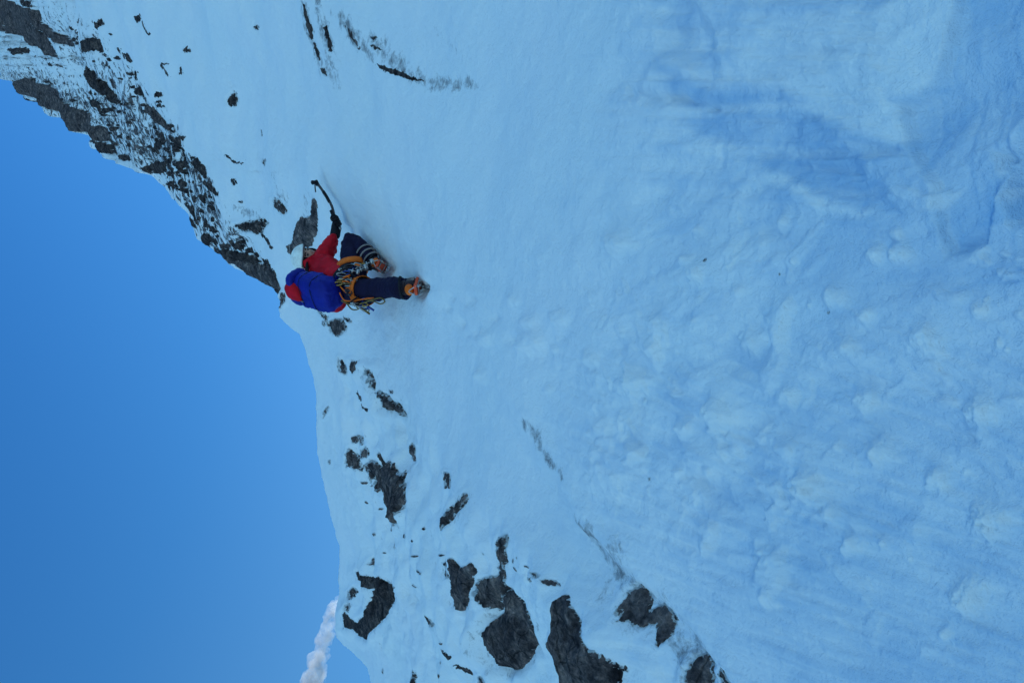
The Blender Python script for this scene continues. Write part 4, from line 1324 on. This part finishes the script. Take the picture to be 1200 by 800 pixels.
# harness
hd = (ABD - PEL).normalized()


def band(center, axis, ra, rb, w_, mat_, name, parent, yax=None):
    """a flat webbing loop round axis"""
    s1 = (yax or VR)
    s1 = (s1 - axis * s1.dot(axis)).normalized()
    s2 = axis.cross(s1).normalized()
    bm = bmesh.new()
    n = 30
    L = []
    for k in range(n):
        a = 2 * math.pi * k / n
        wob = 1 + 0.03 * math.sin(3 * a)
        c = center + s1 * ra * wob * math.cos(a) + s2 * rb * wob * math.sin(a)
        L.append((bm.verts.new(c - axis * w_ / 2), bm.verts.new(c + axis * w_ / 2)))
    for k in range(n):
        a, b = L[k], L[(k + 1) % n]
        bm.faces.new((a[0], b[0], b[1], a[1]))
    bmesh.ops.recalc_face_normals(bm, faces=bm.faces[:])
    bmesh.ops.solidify(bm, geom=bm.faces[:], thickness=0.008)
    return link_mesh(to_mesh(bm), name, mat_, parent)


harness = band(PEL + hd * 0.05, hd, 0.185, 0.165, 0.055, M_BLACK, 'harness', body)
thR, thL = (KNR - HIR).normalized(), (KNL - HIL).normalized()
band(HIR + thR * 0.075, thR, 0.143, 0.143, 0.062, M_ORANGE, 'leg_loop', harness, VU)
band(HIL + thL * 0.125, thL, 0.138, 0.138, 0.062, M_ORANGE, 'leg_loop', harness, VR)
link_mesh(to_mesh(tube(bend([PEL + hd * 0.03 + VR * 0.12 - VF * 0.14, at(413, 322, 6.50), at(424, 330, 6.44)], 5), 0.010, 6)), 'riser_strap', M_BLACK, harness)


def carabiner(c, u, v, size, mat_, name='carabiner'):
    pts = []
    for k in range(18):
        a = 2 * math.pi * k / 18
        x, y = math.cos(a), math.sin(a)
        pts.append(c + u * size * (0.62 + 0.10 * y) * x * 0.62 + v * size * y)
    return link_mesh(to_mesh(tube(pts, 0.0062, 6, closed=True)), name, mat_, harness)


random.seed(11)
cl = [(at(402, 318, 6.56), 4), (at(413, 313, 6.58), 5), (at(421, 314, 6.55), 3), (at(402, 331, 6.50), 4), (at(410, 341, 6.42), 3), (at(428, 312, 6.60), 2), (at(417, 355, 6.42), 3), (at(430, 357, 6.38), 2)]
for c, n in cl:
    for k in range(n):
        u = (VR * random.uniform(-1, 1) + VF * random.uniform(-.6, .6) + VU * random.uniform(-.4, .4)).normalized()
        v = (VU * -1 + VR * random.uniform(-.7, .7) + VF * random.uniform(-.3, .3))
        v = (v - u * v.dot(u)).normalized()
        p = c + VR * random.uniform(-.035, .035) + VU * random.uniform(-.04, .04) + VF * random.uniform(-.04, .02)
        mt = random.choice([M_STEEL, M_STEEL, M_DARKST, M_DARKST, M_CYAN, M_GOLD, M_BLACK, M_BLACK])
        carabiner(p, u, v, random.uniform(0.032, 0.046), mt)
        if random.random() < 0.5:
            q = p + v * 0.11 + u * random.uniform(-.03, .03)
            link_mesh(to_mesh(tube(bend([p + v * 0.03, (p + q) / 2 + u * .008, q], 4), [(0.010, 0.004)] * 9, 6)), 'sling', random.choice([M_ORANGE, M_BLACK, M_CYAN, M_GREY, M_BLACK, M_BLACK]), harness)
# racked cams: stems with lobed heads
for k, (x, y) in enumerate(((408, 316), (418, 318), (425, 311), (406, 327), (421, 357), (411, 349))):
    p = at(x, y, 6.47)
    d = (-VU + VR * random.uniform(-.6, .6)).normalized()
    s = d.cross(VF).normalized()
    link_mesh(to_mesh([tube([p, p + d * 0.09], 0.005, 6), tube([p + d * 0.09 - s * 0.022, p + d * 0.09 + s * 0.022], 0.017, 10), tube([p + d * 0.04 - s * 0.02, p + d * 0.04 + s * 0.02], 0.006, 6)]), 'cam', M_STEEL, harness)
for k in range(6):
    p = at(401 + k * 1.5, 330 + 2.5 * k, 6.46)
    link_mesh(to_mesh(tube(bend([p, p - VU * (0.05 + 0.02 * (k % 3)) - VF * 0.03, p - VU * 0.11 + VR * 0.03 * ((k % 3) - 1), p - VU * 0.05 + VR * 0.05 - VF * 0.02], 6), 0.0055, 6)), 'accessory_cord', [M_ORANGE, M_OLIVE, M_STEEL][k % 3], harness)
# ice screws on the left side
for x, y, mt in ((424, 354, M_CYAN), (419, 358, M_OLIVE), (413, 355, M_STEEL)):
    p = at(x, y, 6.40)
    d = (-VU * 0.8 - VR * 0.55).normalized()
    link_mesh(to_mesh([tube([p, p + d * 0.13], 0.009, 8), tube([p - d * 0.004, p + d * 0.016], 0.022, 10)]), 'ice_screw', mt, harness)
# cord loops trailing below the hip, lying along the left thigh
for pts, mt in (([(400, 352, 6.45), (412, 357, 6.42), (425, 355, 6.36), (437, 351, 6.30), (446, 349, 6.27), (451, 353, 6.26), (446, 356, 6.27), (438, 353, 6.30), (428, 351, 6.35)], M_OLIVE),
                ([(398, 343, 6.45), (404, 352, 6.42), (416, 352, 6.38), (428, 350, 6.33), (438, 349, 6.30)], M_ORANGE),
                ([(404, 352, 6.45), (412, 362, 6.43), (420, 362, 6.41), (426, 356, 6.38)], M_OLIVE),
                ([(399, 336, 6.46), (408, 344, 6.40), (414, 336, 6.42), (419, 326, 6.48)], M_ORANGE)):
    link_mesh(to_mesh(tube(bend(pts, 6), 0.006, 6)), 'cord', mt, harness)

# ---------------------------------------------------------------- backpack
pb, pt_ = at(391, 347, 6.48), at(347, 334, 6.78)
pax = (pt_ - pb).normalized()
out = ((at(368, 343, 6.6) - at(392, 322, 6.85)))
out = (out - pax * out.dot(pax)).normalized()
pw = pax.cross(out).normalized()
PL = (pt_ - pb).length
prof = [(-0.04, 0.070, 0.055), (0.0, 0.112, 0.088), (0.06, 0.132, 0.104), (0.16, 0.140, 0.110), (0.28, 0.146, 0.114), (0.40, 0.148, 0.116), (0.52, 0.146, 0.112), (0.64, 0.142, 0.106), (0.74, 0.134, 0.098), (0.80, 0.120, 0.088)]


def loft(prof, n=36, e=0.62, bulge=0.0):
    bm = bmesh.new()
    rings = []
    for t, a, b in prof:
        c = pb + pax * PL * t + out * bulge
        R_ = []
        for k in range(n):
            q = 2 * math.pi * k / n
            x = math.copysign(abs(math.cos(q)) ** e, math.cos(q)) * a * 1.12
            y = math.copysign(abs(math.sin(q)) ** e, math.sin(q)) * b
            R_.append(bm.verts.new(c + pw * x + out * y))
        rings.append(R_)
    for A_, B_ in zip(rings, rings[1:]):
        for k in range(n):
            bm.faces.new((A_[k], A_[(k + 1) % n], B_[(k + 1) % n], B_[k]))
    bm.faces.new(rings[0][::-1])
    bm.faces.new(rings[-1])
    bmesh.ops.recalc_face_normals(bm, faces=bm.faces[:])
    bmesh.ops.subdivide_edges(bm, edges=bm.edges[:], cuts=1, smooth=0.4)
    return bm


me = to_mesh(loft(prof))
wrinkle(me, 0.012, 9, 7, 0.034)
pack = link_mesh(me, 'backpack', M_BLUE)
pack['label'] = 'blue backpack with red trim worn by the climber'
pack['category'] = 'backpack'
me = to_mesh(loft([(0.79, 0.128, 0.098), (0.83, 0.150, 0.118), (0.92, 0.148, 0.116), (1.0, 0.125, 0.092), (1.04, 0.070, 0.05)], bulge=0.008))
wrinkle(me, 0.006, 9, 9, 0.012)
link_mesh(me, 'lid', M_BLUE, pack)
me = to_mesh(loft([(0.62, 0.06, 0.122), (0.80, 0.085, 0.127), (0.93, 0.08, 0.128), (1.0, 0.06, 0.110), (1.03, 0.04, 0.07)], bulge=0.018))
wrinkle(me, 0.004, 9, 10)
link_mesh(me, 'lid_panel', M_RED, pack)
for t in (0.30, 0.60):
    a, b = 0.165, 0.119
    ring = []
    for k in range(36):
        q = 2 * math.pi * k / 36
        ring.append(pb + pax * PL * t + pw * math.copysign(abs(math.cos(q)) ** 0.62, math.cos(q)) * a + out * math.copysign(abs(math.sin(q)) ** 0.62, math.sin(q)) * b)
    link_mesh(to_mesh(tube(ring, [(0.003, 0.003)] * 36, 5, closed=True)), 'compression_strap', M_BLACK, pack)
for s in (-1, 1):
    link_mesh(to_mesh(tube(bend([pb + pax * PL * 0.85 + pw * s * 0.07 - out * 0.09, (SHR if s > 0 else SHL) * 0.6 + NEK * 0.4 + VU * 0.10, CHE + VR * 0.06 * s + VF * 0.17, ABD + VF * 0.16 + pw * s * 0.12, pb + pax * 0.05 + pw * s * 0.12 - out * 0.08], 6), [(0.022, 0.010)] * 25, 8)), 'shoulder_strap', M_BLACK, pack)
link_mesh(to_mesh(tube(bend([pb + pax * PL * 0.10 + pw * 0.10 - out * 0.05, at(400, 322, 6.62), at(404, 314, 6.72)], 6), [(0.030, 0.012)] * 13, 8)), 'hip_belt', M_BLUE, pack)
# small pale maker's mark bar on the side panel
c = pb + pax * PL * 0.60 + out * 0.124 - pw * 0.06
link_mesh(to_mesh(tube([c - pax * 0.016, c + pax * 0.016], (0.005, 0.005), 6)), 'badge', M_GREY, pack)

# ---------------------------------------------------------------- ice axe
axe_o = bpy.data.objects.new('ice_axe', None)
axe_o.location = BASE
axe_o['label'] = 'dark curved ice axe planted in the snow above the raised hand'
axe_o['category'] = 'ice axe'
C.objects.link(axe_o)
per = (VR * 0.8 + VU * 0.6)
per = (per - axd * per.dot(axd)).normalized()
L = (AXH - AXG).length
shaft = bend([AXG - axd * 0.07, AXG, AXG + axd * L * 0.35 - per * 0.030, AXG + axd * L * 0.7 - per * 0.022, AXH], 6)
link_mesh(to_mesh(tube(shaft, [(0.013, 0.017)] * len(shaft), 10)), 'shaft', M_DARKST, axe_o)
link_mesh(to_mesh(tube([AXG - axd * 0.085, AXG - axd * 0.02, AXG + axd * 0.06, AXG + axd * 0.10], [(0.017, 0.022), (0.018, 0.022), (0.018, 0.022), (0.014, 0.018)], 10)), 'grip', M_BLACK, axe_o)
link_mesh(to_mesh(tube(bend([AXG + axd * L * 0.45 - per * 0.028, AXG + axd * L * 0.6 - per * 0.026, AXG + axd * L * 0.74 - per * 0.02], 3), [(0.016, 0.020)] * 7, 10)), 'trigger_grip', M_BLACK, axe_o)
ins = (VF * 0.55 + VU * 0.25 - VR * 0.15).normalized()
pick = bend([AXH + ins * -0.02, AXH + ins * 0.05 + axd * 0.012, AXH + ins * 0.10 - axd * 0.004, AXH + ins * 0.15 - axd * 0.035], 5)
link_mesh(to_mesh(tube(pick, [(0.007, 0.017 - 0.011 * k / (len(pick) - 1)) for k in range(len(pick))], 6)), 'pick', M_DARKST, axe_o)
link_mesh(to_mesh([tube([AXH - axd * 0.03, AXH + axd * 0.018], [(0.019, 0.024)] * 2, 10), tube([AXH - ins * 0.01, AXH - ins * 0.045 + VU * 0.05 - VR * 0.02], [(0.014, 0.022), (0.022, 0.030)], 8)]), 'hammer_head', M_BLACK, axe_o)
link_mesh(to_mesh(tube([AXG - axd * 0.085, AXG - axd * 0.125], [0.012, 0.003], 8)), 'spike', M_STEEL, axe_o)

# ---------------------------------------------------------------- wisp of cloud behind the crest
def make_cloud():
    Z = 420.0
    bm = bmesh.new()
    random.seed(5)
    line = [(397, 700, 6), (391, 716, 9), (385, 735, 11), (379, 752, 14), (374, 770, 16), (368, 788, 18), (362, 808, 20), (355, 830, 22), (346, 860, 24), (336, 900, 26)]
    for i in range(len(line) - 1):
        a, b = line[i], line[i + 1]
        for k in range(5):
            t = k / 5
            x = a[0] + (b[0] - a[0]) * t + random.uniform(-3, 3)
            y = a[1] + (b[1] - a[1]) * t + random.uniform(-3, 3)
            r = (a[2] + (b[2] - a[2]) * t) * random.uniform(0.45, 0.85)
            p = at(x, y, Z + random.uniform(-10, 10))
            bb = bmesh.new()
            mm = bmesh.ops.create_icosphere(bm, subdivisions=3, radius=r * Z / FPX, matrix=Matrix.Translation(p))
            bb.free()
    me = bpy.data.meshes.new('cloud')
    bm.to_mesh(me)
    bm.free()
    o = bpy.data.objects.new('cloud', me)
    C.objects.link(o)
    rm = o.modifiers.new('r', 'REMESH')
    rm.mode = 'VOXEL'
    rm.voxel_size = 1.1
    dg = bpy.context.evaluated_depsgraph_get()
    me2 = bpy.data.meshes.new_from_object(o.evaluated_get(dg))
    bpy.data.objects.remove(o)
    n = len(me2.vertices)
    cc = np.empty(n * 3, np.float32)
    me2.vertices.foreach_get('co', cc)
    cc = cc.reshape(-1, 3)
    no = np.array([v.normal[:] for v in me2.vertices])
    d = 2.6 * fbm(cc * 0.16, 4, 401, 0.6)
    me2.vertices.foreach_set('co', (cc + no * d[:, None]).astype(np.float32).ravel())
    me2.update()
    m = bpy.data.materials.new('cloud_vapour')
    m.use_nodes = True
    nt = m.node_tree
    nt.nodes.remove(nt.nodes['Principled BSDF'])
    pv = N(nt, 'ShaderNodeVolumePrincipled')
    pv.inputs['Color'].default_value = (1.0, 1.0, 1.0, 1)
    pv.inputs['Anisotropy'].default_value = 0.6
    geo = N(nt, 'ShaderNodeNewGeometry')
    nz = noise_node(nt, geo.outputs['Position'], 0.13, 8, 0.7)
    rp = ramp(nt, nz.outputs[0], [(0.44, (0, 0, 0)), (0.66, (1, 1, 1))])
    mu = N(nt, 'ShaderNodeMath', operation='MULTIPLY')
    nt.links.new(rp.outputs[0], mu.inputs[0])
    mu.inputs[1].default_value = 0.30
    nt.links.new(mu.outputs[0], pv.inputs['Density'])
    nt.links.new(pv.outputs[0], nt.nodes['Material Output'].inputs['Volume'])
    me2.materials.clear()
    me2.materials.append(m)
    o = bpy.data.objects.new('cloud', me2)
    C.objects.link(o)
    o['kind'] = 'structure'


make_cloud()
# ---------------------------------------------------------------- sky, sun, camera
SUN_EL, SUN_ROT = rad(24), rad(48)
w = bpy.data.worlds.new('World')
scene.world = w
w.use_nodes = True
nt = w.node_tree
sky = nt.nodes.new('ShaderNodeTexSky')
sky.sky_type = 'NISHITA'
sky.sun_disc = False
sky.sun_elevation = SUN_EL
sky.sun_rotation = SUN_ROT
sky.altitude = 3500
sky.air_density = 1.3
sky.dust_density = 0.3
sky.ozone_density = 2.0
bg = nt.nodes['Background']
bg.inputs['Strength'].default_value = 0.15
# deep high-altitude blue overhead, paler towards the horizon
tcw = N(nt, 'ShaderNodeTexCoord')
sx = N(nt, 'ShaderNodeSeparateXYZ')
nt.links.new(tcw.outputs['Generated'], sx.inputs[0])
tr = ramp(nt, sx.outputs[2], [(0.0, (0.72, 0.98, 1.0)), (0.40, (0.46, 0.92, 1.0)), (0.66, (0.42, 0.86, 1.0)), (0.80, (0.26, 0.72, 0.97)), (0.95, (0.17, 0.59, 0.92))])
tint = mixc(nt, 1.0, sky.outputs[0], tr.outputs[0], 'MULTIPLY')
nt.links.new(tint, bg.inputs['Color'])

# the valley far below, unseen; added and tinted for the light it bounces up
vm, vnt, vb = nodes_of('unseen_valley_ground')
vg = N(vnt, 'ShaderNodeNewGeometry')
vn = noise_node(vnt, vg.outputs['Position'], 0.004, 8, 0.6)
vnt.links.new(ramp(vnt, vn.outputs[0], [(0.42, (0.03, 0.045, 0.05)), (0.62, (0.17, 0.32, 0.42))]).outputs[0], vb.inputs['Base Color'])
vb.inputs['Roughness'].default_value = 0.9
q = 40000.0
vme = bpy.data.meshes.new('unseen_valley')
vme.from_pydata([(-q, -q, -400), (q, -q, -400), (q, q, -400), (-q, q, -400)], [], [(0, 1, 2, 3)])
vme.materials.append(vm)
vo = bpy.data.objects.new('unseen_valley', vme)
C.objects.link(vo)
vo['kind'] = 'structure'

sun = bpy.data.lights.new('sun', 'SUN')
sun.energy = 4.0
sun.angle = rad(0.5)
sun.color = (1.0, 0.97, 0.93)
so = bpy.data.objects.new('sun', sun)
C.objects.link(so)
sd = Vector((math.sin(SUN_ROT) * math.cos(SUN_EL), math.cos(SUN_ROT) * math.cos(SUN_EL), math.sin(SUN_EL)))
so.rotation_euler = sd.to_track_quat('Z', 'Y').to_euler()

cam = bpy.data.cameras.new('camera')
cam.sensor_width = 36
cam.lens = FPX / 1200 * 36
cam.clip_start = 0.05
cam.clip_end = 5000
co = bpy.data.objects.new('camera', cam)
C.objects.link(co)
Mx = Matrix(((-Up[0], Rt[0], -Fw[0], 0), (-Up[1], Rt[1], -Fw[1], 0), (-Up[2], Rt[2], -Fw[2], 0), (0, 0, 0, 1)))
co.matrix_world = Mx
scene.camera = co
scene.view_settings.view_transform = 'Standard'
scene.view_settings.look = 'None'
scene.view_settings.gamma = 1.0
scene.view_settings.use_curve_mapping = False
scene.view_settings.exposure = 0.94
